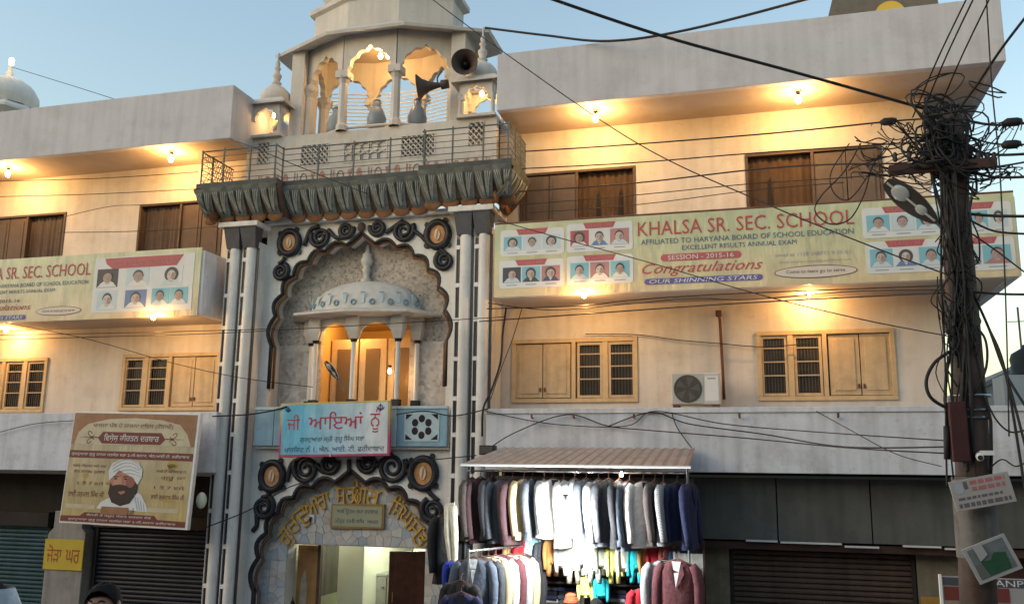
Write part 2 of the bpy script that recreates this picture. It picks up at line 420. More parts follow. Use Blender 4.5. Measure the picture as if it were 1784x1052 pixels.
def window_high(par, x0, x1, z0, z1, flip, m1, m2, slit):
    xm = (x0+x1)/2; t = .05
    w_ = framebars(MB(), [x0+t/2,xm,x1-t/2], z0, z1, -.02, .12, t).build('window', 'brown_wood', par, bevel=.004)
    a, b = (x0+t,xm-t/2) if flip else (xm+t/2,x1-t)
    c, d = (xm+t/2,x1-t) if flip else (x0+t,xm-t/2)
    shutters(w_, c, d, z0+t, z1-t, .04, m1)
    mb = MB(); n = 30; vs = []; fs = []               # a curtain hung in the open half, in folds
    for i in range(n+1):
        x = a+(b-a)*i/n; y = .10+.02*math.sin(i*1.9)+.012*math.sin(i*.7)
        vs += [(x,y,z0+t),(x,y,z1-t)]
    for i in range(n): fs.append((2*i,2*i+2,2*i+3,2*i+1))
    mb.add(vs, fs).build('curtain', m2, w_, smooth=True)
    for s in slit:
        x = a+(b-a)*s
        MB().flat([(x-.07,z0+t),(x+.08,z0+t),(x+.03,z0+.75*(z1-z0)),(x-.02,z0+.7*(z1-z0))], .072).build('curtain_gap', 'dark_room', w_)
def wall_with_holes(x0, x1, z0, z1, holes, y0=0., y1=.22):
    mb = MB(); xs = sorted({x0,x1} | {h[0] for h in holes} | {h[1] for h in holes}); zs = sorted({z0,z1} | {h[2] for h in holes} | {h[3] for h in holes})
    for i in range(len(xs)-1):
        run = None
        for j in range(len(zs)-1):
            mx_, mz = (xs[i]+xs[i+1])/2, (zs[j]+zs[j+1])/2
            inside = any(h[0] < mx_ < h[1] and h[2] < mz < h[3] for h in holes)
            if not inside and run is None: run = zs[j]
            if inside and run is not None: mb.box(xs[i],xs[i+1],y0,y1,run,zs[j]); run = None
        if run is not None: mb.box(xs[i],xs[i+1],y0,y1,run,zs[-1])
    return mb

# right wing
RB = thing('school_building', 'cream school wing carrying the long banner, between gateway and utility pole', 'building', (-.8,0,0), group='wings of the school')
holes = [(-4.42,-2.07,4.82,6.0),(.01,2.25,4.82,6.03),(-4.30,-2.06,7.6,9.25),(-.07,2.25,7.6,9.29)]
wall_with_holes(-4.72, 3.0, 3.6, 10.3, holes).build('wall', 'wall', RB)
MB().box(-4.72,2.95,.7,.8,3.6,10.3).build('room_backing', 'dark_room', RB)
MB().box(2.85,3.0,.22,9,3.6,10.3).build('side_wall', 'wall', RB)
MB().box(-4.43,4.0,-1.25,-1.10,10.07,11.18).box(3.85,4.0,-1.10,9,10.07,11.18).build('parapet', 'parapet', RB, bevel=.012)
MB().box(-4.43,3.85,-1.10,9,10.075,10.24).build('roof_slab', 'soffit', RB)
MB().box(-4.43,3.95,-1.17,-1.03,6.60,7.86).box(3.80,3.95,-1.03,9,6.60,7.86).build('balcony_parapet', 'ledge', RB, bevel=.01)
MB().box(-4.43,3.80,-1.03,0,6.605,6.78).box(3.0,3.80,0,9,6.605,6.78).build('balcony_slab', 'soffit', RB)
MB().box(-4.60,5.6,-1.02,-.86,3.60,4.64).build('canopy_fascia', 'ledge', RB, bevel=.01)
MB().box(-4.60,5.6,-.86,0,3.72,3.9).build('canopy_slab', 'ledge', RB)
MB().box(-4.60,5.62,-1.05,-1.02,4.56,4.645).build('canopy_moulding', 'ledge', RB, bevel=.006)
window_low(RB, -4.42,-2.07,4.82,6.0, False); window_low(RB, .01,2.25,4.82,6.03, True)
window_high(RB, -4.30,-2.06,7.6,9.25, False, 'grey_wood', 'curtain', (.35,.75)); window_high(RB, -.07,2.25,7.6,9.29, True, 'grey_wood', 'curtain', (.33,))
for x in (-3.75,-3.02,-2.0,-.3,1.2): MB().tube([(x,-1.05,4.48),(x,-1.13,4.48),(x,-1.13,4.54)], .018).build('wire_hook', 'rust', RB)

# left wing
LB = thing('school_building', 'cream school wing hung with the square kirtan poster, beside the banded pillars', 'building', (-15,0,0), group='wings of the school')
holes = [(-13.02,-10.66,4.72,5.92),(-17.3,-14.95,4.70,5.90),(-12.96,-10.85,7.6,9.23),(-17.0,-14.9,7.6,9.20)]
wall_with_holes(-22, -10.1, 3.4, 10.3, holes).build('wall', 'wall', LB)
MB().box(-22,-10.15,.7,.8,3.4,10.3).build('room_backing', 'dark_room', LB)
MB().box(-22,-9.98,-1.25,-1.10,10.05,11.18).box(-10.13,-9.98,-1.10,3,10.05,11.18).build('parapet', 'parapet', LB, bevel=.012)
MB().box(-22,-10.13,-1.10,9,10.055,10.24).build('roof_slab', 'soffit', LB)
MB().box(-22,-10.40,-1.17,-1.03,6.50,7.78).box(-10.54,-10.40,-1.03,0,6.50,7.78).build('balcony_parapet', 'ledge', LB, bevel=.01)
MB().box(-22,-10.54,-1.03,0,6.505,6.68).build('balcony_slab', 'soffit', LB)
MB().box(-22,-9.97,-1.02,-.86,3.48,4.62).build('canopy_fascia', 'ledge', LB, bevel=.01)
MB().box(-22,-10.0,-.86,0,3.6,3.8).build('canopy_slab', 'ledge', LB)
window_low(LB, -13.02,-10.66,4.72,5.92, True); window_low(LB, -17.3,-14.95,4.70,5.90, False)
window_high(LB, -12.96,-10.85,7.6,9.23, True, 'brown_wood', 'dark_wood', ()); window_high(LB, -17.0,-14.9,7.6,9.20, False, 'brown_wood', 'dark_wood', ())

# ------------------------------------------------------------------ gateway of the gurdwara
GW = thing('gateway', 'marble gurdwara gateway with cusped arches, scrolls and paired banded pillars', 'gateway', (AX,0,0))
def arch(cx_, z0, w_, h, n, bulge, tip=.1, e=.85, m=6):
    nd = []
    for i in range(n+1):
        t = PI - PI*i/n; c, s = math.cos(t), math.sin(t)
        nd.append(Vector((cx_ + w_*math.copysign(abs(c)**e, c), z0 + h*max(s,0)**e)))
    out = []
    for i in range(n):
        a, b = nd[i], nd[i+1]; d = b-a; nrm = Vector((-d.y, d.x)).normalized()
        for k in range(m):
            s = k/m; p = a.lerp(b, s) + nrm*bulge*math.sin(PI*s)
            dx = abs(p.x-cx_)/w_
            if tip and dx < .16: p.y += tip*(1-dx/.16)**2
            out.append((p.x, p.y))
    out.append((nd[-1].x, nd[-1].y))
    return out
def spandrel(pts, X0, X1, z0, zt):
    a = pts[0]; b = pts[-1]
    return [(X0,z0),(a[0],z0)] + list(pts) + [(b[0],z0),(X1,z0),(X1,zt),(X0,zt)]
# upper niche
A1 = arch(AX, 5.95, 1.84, 1.98, 13, .115, .13)
HB = .95                                                        # half width of the balcony door
MB().prism(spandrel(A1, AX-2.06, AX+2.06, 4.05, 8.38), -.50, -.10).build('arch_face', 'marble', GW)
voro('chips_grey', (.20,.165,.145), (.44,.385,.34), (.31,.275,.25), 21)
voro('chips_warm', (.36,.30,.265), (.60,.53,.48), (.44,.38,.34), 13)
MB().box(AX-2.06,AX-HB,-.10,0,4.0,6.0).build('niche_wall', 'chips_warm', GW); MB().box(AX+HB,AX+2.06,-.10,0,4.0,6.0).build('niche_wall', 'chips_warm', GW)
MB().box(AX-2.06,AX-HB,-.10,0,6.002,6.5).box(AX+HB,AX+2.06,-.10,0,6.002,6.5).box(AX-2.06,AX+2.06,-.10,0,6.5,8.38).build('niche_head', 'chips_grey', GW)
def rim(pts, z0, y, r):
    p = [(pts[0][0],y,z0)] + [(x,y,z) for x,z in pts] + [(pts[-1][0],y,z0)]
    return MB().tube(p, r, 6)
rim(A1, 5.1, -.475, .04).build('arch_rim', 'black_paint', GW, smooth=True)
rim([(AX+(x-AX)*.965, z-.05) for x,z in A1], 5.1, -.42, .028).build('arch_inner_rim', 'ochre', GW, smooth=True)
# lower arch
A2 = arch(AX, 1.3, 1.88, 2.06, 13, .12, .1)
MB().prism(spandrel(A2, AX-2.06, AX+2.06, 0, 3.98), -.50, -.30).build('arch_face', 'marble', GW)
rim(A2, .3, -.475, .045).build('arch_rim', 'black_paint', GW, smooth=True)
rim([(AX+(x-AX)*.955, z-.06) for x,z in A2], .3, -.42, .03).build('arch_inner_rim', 'cornice', GW, smooth=True)
DX0, DX1, DZ = -8.74, -5.95, 2.17
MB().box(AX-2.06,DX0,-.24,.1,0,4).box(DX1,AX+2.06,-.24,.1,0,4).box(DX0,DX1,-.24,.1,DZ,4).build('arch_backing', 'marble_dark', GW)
# pieces of broken marble laid on the arch wall
CHIP = [('chip_a',(.44,.44,.44)),('chip_b',(.39,.41,.43)),('chip_c',(.46,.43,.40)),('chip_d',(.31,.345,.385)),('chip_e',(.40,.37,.35)),('chip_f',(.52,.50,.47))]
for k, c in CHIP: mat(k, c, .4, .12, 6, dirt=(.25,.23,.22), dirt_amt=.3)
def clip(poly, a, b, c):              # keep a*x + b*z <= c
    out = []
    for i in range(len(poly)):
        p, q = poly[i], poly[(i+1) % len(poly)]; dp = a*p[0]+b*p[1]-c; dq = a*q[0]+b*q[1]-c
        if dp <= 0: out.append(p)
        if dp*dq < 0:
            t = dp/(dp-dq); out.append((p[0]+(q[0]-p[0])*t, p[1]+(q[1]-p[1])*t))
    return out
def crazy(x0, x1, z0, z1, size, keep):
    pts = []
    nx, nz = max(2, round((x1-x0)/size)), max(2, round((z1-z0)/size))
    for i in range(nx):
        for j in range(nz):
            pts.append((x0+(x1-x0)*(i+.5+rnd.uniform(-.42,.42))/nx, z0+(z1-z0)*(j+.5+rnd.uniform(-.42,.42))/nz))
    for p in pts:
        if not keep(p): continue
        poly = [(x0,z0),(x1,z0),(x1,z1),(x0,z1)]
        for q in pts:
            if q is p: continue
            dx, dz = q[0]-p[0], q[1]-p[1]; d2 = dx*dx+dz*dz
            if d2 > (size*3.2)**2: continue
            d = math.sqrt(d2); poly = clip(poly, dx/d, dz/d, (dx*(p[0]+q[0])/2 + dz*(p[1]+q[1])/2)/d - .0035)
            if len(poly) < 3: break
        if len(poly) < 3: continue
        pr = rnd.uniform(.012,.02)
        MB().prism(poly, -.24-pr, -.24).build('marble_piece', rnd.choice(CHIP)[0], GW)
inside2 = lambda p: ((p[0]-AX)/2.0)**2 + (max(p[1]-1.2,0)/2.35)**2 < 1 and p[1] > .9
crazy(AX-2.0, AX+2.0, DZ+.02, 3.5, .155, inside2)
crazy(AX-2.0, DX0-.01, .9, DZ+.02, .155, inside2); crazy(DX1+.01, AX+2.0, .9, DZ+.02, .155, inside2)
# scrolls and sun discs on the spandrels
def scroll(px, py, rpx, direc, start, Y=-.53, turns=2.1):
    c = P(px,py,Y); r0 = rpx*1.2/96.
    pts = []; rr = []; n = 40
    for i in range(n+1):
        t = i/n; a = R(start) + direc*2*PI*turns*t; r = r0*(1-.86*t)
        pts.append((c.x+r*math.cos(a), Y, c.z+r*math.sin(a))); rr.append(.054*(1-.5*t))
    MB().tube(pts, rr, 6).build('scroll', 'black_paint', GW, smooth=True)
def stem_(pxs, Y=-.53, r=.045):
    ps = [P(a,b,Y) for a,b in pxs]; q = []
    for i in range(len(ps)-1):
        for k in range(4): q.append(ps[i].lerp(ps[i+1], k/4))
    q.append(ps[-1]); q = [q[0]] + [(q[i-1]+q[i]*2+q[i+1])/4 for i in range(1,len(q)-1)] + [q[-1]]
    MB().tube(q, r, 6).build('scroll_stem', 'black_paint', GW, smooth=True)
def disc(px, py, rpx):
    c = P(px,py,-.52); r = rpx/96.
    ring = MB().tube([(c.x+r*math.cos(R(a)),-.54,c.z+r*math.sin(R(a))*1.12) for a in range(0,361,15)], .07, 6, cap=False).build('medallion_ring', 'black_paint', GW, smooth=True)
    pts = [(c.x+(r*.78+.03*(i%2))*math.cos(2*PI*i/28), c.z+(r*.78+.03*(i%2))*1.12*math.sin(2*PI*i/28)) for i in range(28)]
    MB().prism(pts, -.55, -.50).build('medallion_disc', 'orange_disc', ring)
    MB().prism(ell(c.x,c.z,r*.25,r*.5,14), -.575, -.551).build('medallion_boss', 'pale_mark', ring)
    MB().prism([(c.x-r*.1,c.z-r*.4),(c.x+r*.0,c.z-r*.42),(c.x+r*.12,c.z+r*.4),(c.x+r*.02,c.z+r*.42)], -.585,-.5755).build('medallion_mark', 'orange_disc', ring)
    for q in (-40, 60, 140, 220):
        e = (c.x+r*1.35*math.cos(R(q)), c.z+r*1.45*math.sin(R(q)))
        MB().prism(ell(e[0],e[1],.05,.06,8), -.545, -.50).build('medallion_leaf', 'black_paint', ring)
for a in ((558,413,17,1,150),(603,401,13,-1,20),(658,397,13,1,160),(703,401,18,-1,30),(489,473,14,-1,60),(774,454,15,1,120)): scroll(*a)
disc(505,423,20); disc(763,409,21)
stem_([(530,428),(540,400),(556,394)]); stem_([(572,400),(585,415),(603,414)]); stem_([(672,406),(686,396),(703,384)]); stem_([(720,400),(735,412),(742,420)])
stem_([(497,448),(492,456),(486,460)]); stem_([(767,434),(773,438),(780,444)])
c = P(630,396,-.52); MB().ball((c.x,-.53,c.z),.085,.06,.10).build('boss', 'cornice', GW, smooth=True)
for a in ((533,816,21,1,150),(574,808,15,-1,20),(641,806,15,1,160),(683,813,23,-1,30),(459,883,18,-1,60),(754,888,18,1,120)): scroll(*a)
disc(475,829,22); disc(738,824,23)
stem_([(500,838),(508,805),(530,795)]); stem_([(552,808),(562,822),(575,823)]); stem_([(655,812),(668,800),(684,790)]); stem_([(706,815),(716,828),(722,838)])
stem_([(470,858),(466,864),(456,866)]); stem_([(447,895),(448,915),(440,925)]); stem_([(744,852),(752,862),(764,872)]); stem_([(768,898),(772,915),(778,922)]); stem_([(608,800),(608,812),(608,822)], r=.04)
# yellow carved lettering round the lower arch
mat('yellow_letter', (.50,.29,.05), .5, .3, 10, dirt=(.25,.12,.03), dirt_amt=.4)
CL = ['ਗੁ','ਰ','ਦੁ','ਆ','ਰਾ',' ','ਸ੍ਰੀ','ਗੁ','ਰੂ',' ','ਿਸੰ','ਘ','ਸ','ਭਾ']
def letter_on_arc(s, ang, w_):
    vs, fs = glyph_mesh(s, .012, 0, .46, .04, .001)
    if not vs: return
    xs = [v[0] for v in vs]; xm = (min(xs)+max(xs))/2
    k = w_/max(max(xs)-min(xs), .01); k = max(.75, min(1.35, k))
    rx, rz = 1.58, 1.58; bx_, bz = AX+rx*math.cos(ang), 1.50+rz*math.sin(ang); rot = (ang-PI/2)*.85
    out = []
    for v in vs:
        x, z = (v[0]-xm)*k, (v[1]-.12)*1.02
        out.append((bx_+x*math.cos(rot)-z*math.sin(rot), -.30-v[2], bz+x*math.sin(rot)+z*math.cos(rot)))
    MB().add(out, fs).build('letter', 'yellow_letter', GW)
for i, s in enumerate(CL):
    if s.strip(): letter_on_arc(s, R(150-120*i/(len(CL)-1)), .28)
# plaque
pq = MB().prism([(-7.84,2.48),(-6.76,2.50),(-6.76,2.95),(-7.84,2.93)], -.31, -.262).build('plaque', 'brass', GW)
MB().box(-7.80,-6.80,-.318,-.311,2.53,2.90).build('plaque_face', flatm('plaque_green', (.28,.29,.20)), pq)
text('ਅਤਿ ਊਤਮ ਤਮਾ ਦਰਬਾਰ', -7.72,-6.88,2.745,2.86,-.321,'print_ink',pq, bold=.015); text('ਮੰਤ੍ਰ ਨਮੀ ਸਿਖ  ਅਮਰ', -7.74,-6.87,2.57,2.68,-.321,'print_ink',pq, bold=.015)
MB().box(-8.30,-8.20,-.28,-.262,2.57,2.72).build('switch_plate', 'white_plastic', GW)
MB().tube([(-8.27,-.30,2.59),(-8.25,-.31,2.68)], .018).build('switch_lever', 'black_paint', GW)
# pillars: each two banded shafts on a slab
for sx in (-1, 1):
    xi = AX + sx*2.06 + (0 if sx > 0 else -.72)          # left edge of the pillar
    p = MB().box(xi, xi+.72, -.78, -.10, 0, 8.0).build('pillar', 'marble', GW, bevel=.008)
    for k in range(2):
        x = xi + .03 + k*.36
        MB().box(x+.30,x+.345,-.80,-.781,0,7.86).build('groove', 'granite', p)
        MB().lathe([(.105,0),(.105,7.86)], (x+.185,-.80,0), 14, PI, 2*PI).build('shaft', 'marble', p, smooth=True)
        MB().box(x,x+.012,-.83,-.781,0,7.86).build('fillet', 'marble', p)
        z = .1; i = 0
        while z < 7.7:
            hgt = .62 if i % 3 else .55
            MB().box(x+.014,x+.078,-.80,-.781,z,min(z+hgt,7.80)).build('inlay', 'granite', p)
            zz = z+hgt+.01
            if zz < 7.7: MB().box(x+.008,x+.084,-.835,-.781,zz,zz+.075).build('inlay_stud', 'white_paint', p)
            z += hgt+.095; i += 1
        cp = MB(); o_ = x+.175
        cp.add([(o_-.14,-.90,7.86),(o_+.14,-.90,7.86),(o_+.14,-.70,7.86),(o_-.14,-.70,7.86),(o_-.175,-1.0,8.27),(o_+.175,-1.0,8.27),(o_+.175,-.70,8.27),(o_-.175,-.70,8.27)],
               [(0,1,5,4),(1,2,6,5),(3,0,4,7),(2,3,7,6),(4,5,6,7),(0,3,2,1)]).build('capital', 'capital', p)
    MB().box(xi-.07,xi+.80,-1.04,-.10,8.272,8.37).build('abacus', 'marble', p, bevel=.006)
MB().box(AX-2.06,AX+2.06,-.66,-.08,8.383,8.46).build('string_course', 'marble', GW)
# balcony with a cornice of lotus petals
YO, YI, ZB = -1.27, -1.02, 9.03
HW, HI = 3.27, 1.47
path = [(AX-HW,.2),(AX-HW,YO),(AX-HI,YO),(AX-HI,YI),(AX+HI,YI),(AX+HI,YO),(AX+HW,YO),(AX+HW,.2)]
MB().prismz(path, ZB-.02, ZB+.10).build('balcony_slab', 'slab_edge', GW)
DP_ = .36                                  # how far the cornice springs out
cove = MB(); NS = len(path)-1
for i_, ((xa,ya),(xb,yb)) in enumerate(zip(path[:-1], path[1:])):
    L_ = math.hypot(xb-xa, yb-ya)
    if L_ < .3: continue
    dx_, dy_ = (xb-xa)/L_, (yb-ya)/L_; nx_, ny_ = dy_, -dx_
    s0 = 1 if i_ in (1,6) else 0; s1 = 1 if i_ in (0,5) else 0            # mitred at the outer corners
    vs = []; fs = []
    for k in range(7):
        t = k/6; off = -DP_*(1-t)**1.7 - .04; z = 8.44+(ZB-.02-8.44)*t
        vs += [(xa+nx_*off-dx_*off*s0, ya+ny_*off-dy_*off*s0, z),(xb+nx_*off+dx_*off*s1, yb+ny_*off+dy_*off*s1, z)]
    for k in range(6): fs.append((2*k,2*k+1,2*k+3,2*k+2))
    cove.add(vs, fs)
for sx in (-1,1):                          # cheeks where the middle steps back
    x = AX+sx*HI; pr = [(YO+DP_*(1-k/6)**1.7+.04, 8.44+(ZB-.02-8.44)*k/6) for k in range(7)] + [(YI+.5,ZB-.02),(YI+.5,8.44)]
    cove.add([(x,a_,b_) for a_,b_ in pr], [tuple(range(len(pr)))])
cove.build('cove', 'cornice', GW, smooth=False)
def petal_mesh():
    mb = MB(); nu, nv = 6, 8; vs = []; fs = []
    for j in range(nv+1):
        t = j/nv; wdt = .19*(.58+.42*t**.7)
        for i in range(nu+1):
            s = i/nu*2-1
            off = -.34*(1-t)**1.7; bul = .03*(1-s*s) + .02*math.sin(PI*t)
            curl = .06*max(0,t-.75)/.25
            vs.append((s*wdt, -(off+bul+curl+.0), .54*t))
    for j in range(nv):
        for i in range(nu): fs.append((j*(nu+1)+i, j*(nu+1)+i+1, (j+1)*(nu+1)+i+1, (j+1)*(nu+1)+i))
    return mb.add(vs, fs).mesh('petal', 'petal', True)
def vein_mesh(m, sgn):
    mb = MB()
    for q in ((0,) if m == 'petal_vein' else (-.32,.32,-.62,.62,-.92,.92)):
        pts = []
        for j in range(7):
            t = .12+.75*j/6; s = q*min(1,(.25+.75*t)); wdt = .19*(.58+.42*t**.7)*s
            pts.append((wdt, -(-.34*(1-t)**1.7 + .03*(1-min(1,s*s)) + .02*math.sin(PI*t) + .008), .54*t))
        mb.tube(pts, .018 if q == 0 else .011, 5)
    return mb.mesh('vein', m, True)
def scale_mesh():
    return MB().ball((0,.33,.0), .175, .03, .12, 12, 6).mesh('scale', 'ochre', True)
PM, V1, V2, SM = petal_mesh(), vein_mesh('petal_vein',1), vein_mesh('petal_rib',1), scale_mesh()
for (xa,ya),(xb,yb) in zip(path[:-1], path[1:]):
    L_ = math.hypot(xb-xa, yb-ya)
    if L_ < .3: continue
    n = max(2, round(L_/.365)); ang = math.atan2(yb-ya, xb-xa)
    for i in range(n):
        t = (i+.5)/n; x, y = xa+(xb-xa)*t, ya+(yb-ya)*t
        if y > -.15: continue
        q = link('petal', PM, GW, loc=(x,y,8.47)); q.rotation_euler = (0,0,ang); q.scale = (L_/n/.365,1,1)
        # mesh front (-y) must face outwards: the path runs so that outward is to its right
        for vm, nm in ((V1,'petal_vein'),(V2,'petal_rib')):
            link(nm, vm, q)
        s_ = link('petal_scale', SM, q); s_.location = (0,0,0)
# balcony railing
def rail_run(a, b, posts):
    (xa,ya),(xb,yb) = a, b; mb = MB()
    z0 = ZB+.10
    for k in range(6):
        z = z0+.08+.12*k; MB().tube([(xa,ya,z),(xb,yb,z)], .008 if k < 5 else .015, 5).build('rail', 'iron', GW)
    for t in posts:
        x, y = xa+(xb-xa)*t, ya+(yb-ya)*t
        MB().box(x-.013,x+.013,y-.013,y+.013,z0,z0+.72).build('rail_post', 'iron', GW)
e = .05
rail_run((AX-HW+e,-.1),(AX-HW+e,YO+e),(.33,.66,.98)); rail_run((AX-HW+e,YO+e),(AX-HI-e,YO+e),(.3,.65,.98)); rail_run((AX-HI-e,YO+e),(AX-HI-e,YI+e),(.9,))
rail_run((AX-HI-e,YI+e),(AX+HI+e,YI+e),(.25,.5,.75)); rail_run((AX+HI+e,YI+e),(AX+HI+e,YO+e),(.5,)); rail_run((AX+HI+e,YO+e),(AX+HW-e,YO+e),(.02,.35,.7,.98)); rail_run((AX+HW-e,YO+e),(AX+HW-e,-.1),(.33,.66))
sheet = MB()
for sx in (-1, 1):                       # wire lattice on the two ends
    x = AX+sx*(HW-e)
    for k in range(12):
        y = -1.15+.085*k
        sheet.tube([(x,y,ZB+.1),(x,min(y+.4,-.1),ZB+.1+.7*(min(y+.4,-.1)-y)/.4)], .007, 4); sheet.tube([(x,y,ZB+.8),(x,min(y+.4,-.1),ZB+.8-.7*(min(y+.4,-.1)-y)/.4)], .007, 4)
sheet.build('railing_mesh', 'iron', GW)['kind'] = 'stuff'
# terrace wall with stone lattices
TY = -.42
JAL = [(AX-2.33,.30,9.75,10.25,1),(AX-1.15,.66,9.62,10.10,1),(AX-.03,.98,9.62,10.05,0),(AX+1.10,.74,9.62,10.10,1),(AX+2.30,.34,9.75,10.25,1)]
jh = [(x-w_/2,x+w_/2,a,b) for x,w_,a,b,_ in JAL]
wall_with_holes(AX-2.72, AX+2.72, 9.02, 10.32, jh, TY, TY+.14).build('terrace_wall', 'chhatri', GW)
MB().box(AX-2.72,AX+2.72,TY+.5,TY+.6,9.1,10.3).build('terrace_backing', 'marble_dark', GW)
def jali(x0, x1, z0, z1, y):
    s = .105; fr = MB(); nx_ = max(2, round((x1-x0)/s)); nz_ = max(3, round((z1-z0)/s)); 
    j = framebars(MB(), [x0+.012,x1-.012], z0, z1, y-.01, y+.05, .024).build('lattice', 'chhatri', GW)
    for k in range(-nz_, nx_):          # crossing ribs clipped to the opening
        for d in (1,-1):
            pts = []
            ax_ = x0+(k)*(x1-x0)/nx_ ; t0, t1 = 0., 1.; dx_ = (z1-z0)*.9
            if d < 0: ax_ = x1-(k)*(x1-x0)/nx_; dx_ = -dx_
            lo, hi = 0., 1.
            a, b = (x0-ax_)/dx_, (x1-ax_)/dx_
            lo, hi = max(lo,min(a,b)), min(hi,max(a,b))
            if hi-lo < .08: continue
            MB().tube([(ax_+dx_*lo,y+.02+.012*d,z0+(z1-z0)*lo),(ax_+dx_*hi,y+.02+.012*d,z0+(z1-z0)*hi)], .017, 5).build('lattice_rib', 'chhatri', j)
for x,w_,a,b,k in JAL:
    if k: jali(x-w_/2,x+w_/2,a,b,TY)
    else:
        j = framebars(MB(), [x-w_/2+.02,x+w_/2-.02], a, b, TY-.01, TY+.05, .03).build('lattice', 'chhatri', GW)
        MB().box(x-w_/2+.03,x+w_/2-.03,TY+.03,TY+.06,a+.03,b-.03).build('lattice_backing', 'chhatri', j)
        for i in range(5):
            for q in range(2):
                c_ = (x-w_/2+.12+i*.185, a+.11+q*.21)
                MB().tube([(c_[0]+.1*math.cos(R(s)),TY+.02,c_[1]+.1*math.sin(R(s))) for s in range(0,361,30)], .022, 5, cap=False).build('lattice_ring', 'chhatri', j, smooth=True)
# faded red painted ornament along the foot of the terrace wall
for i in range(26):
    x = AX-2.6+i*.205; z = 9.24; k = i % 4
    if abs(x-AX-.05) > 2.6: continue
    mb = MB()
    if k == 0: mb.prism(ell(x,z+.15,.06,.12,12), TY-.008, TY).build('painted_ornament', 'red_letter_faded', GW)
    elif k == 1: mb.box(x-.012,x+.012,TY-.008,TY,z,z+.27).box(x+.05,x+.07,TY-.008,TY,z+.04,z+.25).build('painted_ornament', 'red_letter_faded', GW)
    elif k == 2: mb.tube([(x+.07*math.cos(R(q)),TY-.002,z+.13+.11*math.sin(R(q))) for q in range(-60,241,30)], .014, 4).build('painted_ornament', 'red_letter_faded', GW)
    else: mb.prism([(x-.07,z),(x+.07,z+.02),(x+.02,z+.14),(x+.06,z+.27),(x-.05,z+.24),(x-.02,z+.12)], TY-.008, TY).build('painted_ornament', 'red_letter_faded', GW)
flatm('stain', (.12,.14,.16), .8, .2)
# ------------------------------------------------------------------ rooftop pavilion (chhatri)
CH = thing('rooftop_pavilion', 'white domed rooftop pavilion with cusped arches above the gateway balcony', 'pavilion', (AX,.33,10.3))
def arch_panel(par, name, m, p0, p1, z0, zs, zt, h, n=7, t=.12, bulge=.05, tip=.08):
    # a wall between two plan points with a cusped opening; z0 foot of arch spring
    (xa,ya),(xb,yb) = p0, p1; L_ = math.hypot(xb-xa,yb-ya); ux, uy = (xb-xa)/L_, (yb-ya)/L_
    pts = arch(L_/2, zs, L_/2-.10, h, n, bulge, tip, 1.0, 5)
    poly = [(0,zs-.02),(pts[0][0],zs-.02)] + pts + [(pts[-1][0],zs-.02),(L_,zs-.02),(L_,zt),(0,zt)]
    mb = MB().prism(poly, -t/2, t/2)
    mb.v = [(xa+ux*x-uy*y, ya+uy*x+ux*y, z) for x,y,z in mb.v]
    return mb.build(name, m, par)
F4 = [(AX-1.62,.08),(AX-.58,-.40),(AX+.58,-.40),(AX+1.62,.08)]
B4 = [(AX-1.62,.75),(AX-.58,1.05),(AX+.58,1.05),(AX+1.62,.75)]
ring8 = F4 + B4[::-1]
for i in range(8):
    arch_panel(CH, 'arch_panel', 'chhatri', ring8[i], ring8[(i+1)%8], 10.3, 11.46, 12.50, .58)
    x, y = ring8[i]
    big = .12 if i in (0,3,4,7) else .10
    MB().lathe([(big+.03,0),(big+.03,.1),(big,.16),(big*.92,1.02),(big*1.25,1.10),(big*1.6,1.16)], (x,y,10.32), 8).build('column', 'chhatri', CH, smooth=False)
    MB().box(x-.14,x+.14,y-.14,y+.14,11.44,11.60).build('column_capital', 'chhatri', CH, bevel=.01)
for sx in (-1,1):
    x0_ = AX+sx*1.80
    MB().box(x0_-.15,x0_+.15,-.15,.5,10.3,12.4).build('pier', 'chhatri', CH, bevel=.01)
MB().prismz([(x,y) for x,y in ring8], 10.2, 10.31).build('floor', 'chhatri', CH)
def oct_ring(k, dz, sy=1.0):
    cx_, cy_ = AX, .33
    return [(cx_+(x-cx_)*k, cy_+(y-cy_)*k*sy, dz) for x,y in ring8]
mb = MB(); rings = [oct_ring(1.0,12.42), oct_ring(1.48,12.30), oct_ring(1.50,12.36), oct_ring(1.02,12.60)]
for a, b in zip(rings[:-1], rings[1:]):
    mb.add(a+b, [(i,(i+1)%8,(i+1)%8+8,i+8) for i in range(8)])
mb.build('eave', 'chhatri', CH)
mb = MB(); rings = [oct_ring(.98,12.55), oct_ring(.98,13.2), oct_ring(1.06,13.25), oct_ring(1.06,13.35), oct_ring(.9,13.35)]
for a, b in zip(rings[:-1], rings[1:]): mb.add(a+b, [(i,(i+1)%8,(i+1)%8+8,i+8) for i in range(8)])
mb.build('drum', 'chhatri', CH)
MB().lathe([(1.25,0),(1.5,.35),(1.52,.7),(1.35,1.15),(1.0,1.6),(.55,1.95),(.2,2.15),(.12,2.3),(.2,2.45),(.1,2.6),(.16,2.75),(.03,3.2)], (AX,.33,13.35), 32, sy=.55, rib=.03, ribn=16).build('dome', 'chhatri', CH, smooth=True)
MB().prismz([(x,y) for x,y,_ in oct_ring(.97,0)], 12.45, 12.5).build('ceiling', 'soffit', CH)
for i, (p, q) in enumerate(zip(B4[:-1], B4[1:])):        # louvred screens between the rear columns
    for k in range(16):
        z = 10.45+.085*k
        MB().tube([(p[0],p[1],z),(q[0],q[1],z)], .014, 5).build('screen_bar', 'white_paint', CH)
for i in (0,1,2):
    (xa,ya),(xb,yb) = F4[i], F4[i+1]
    MB().tube([(xa,ya,10.38),(xb,yb,10.38)], .03, 6).build('sill_rail', 'chhatri', CH)
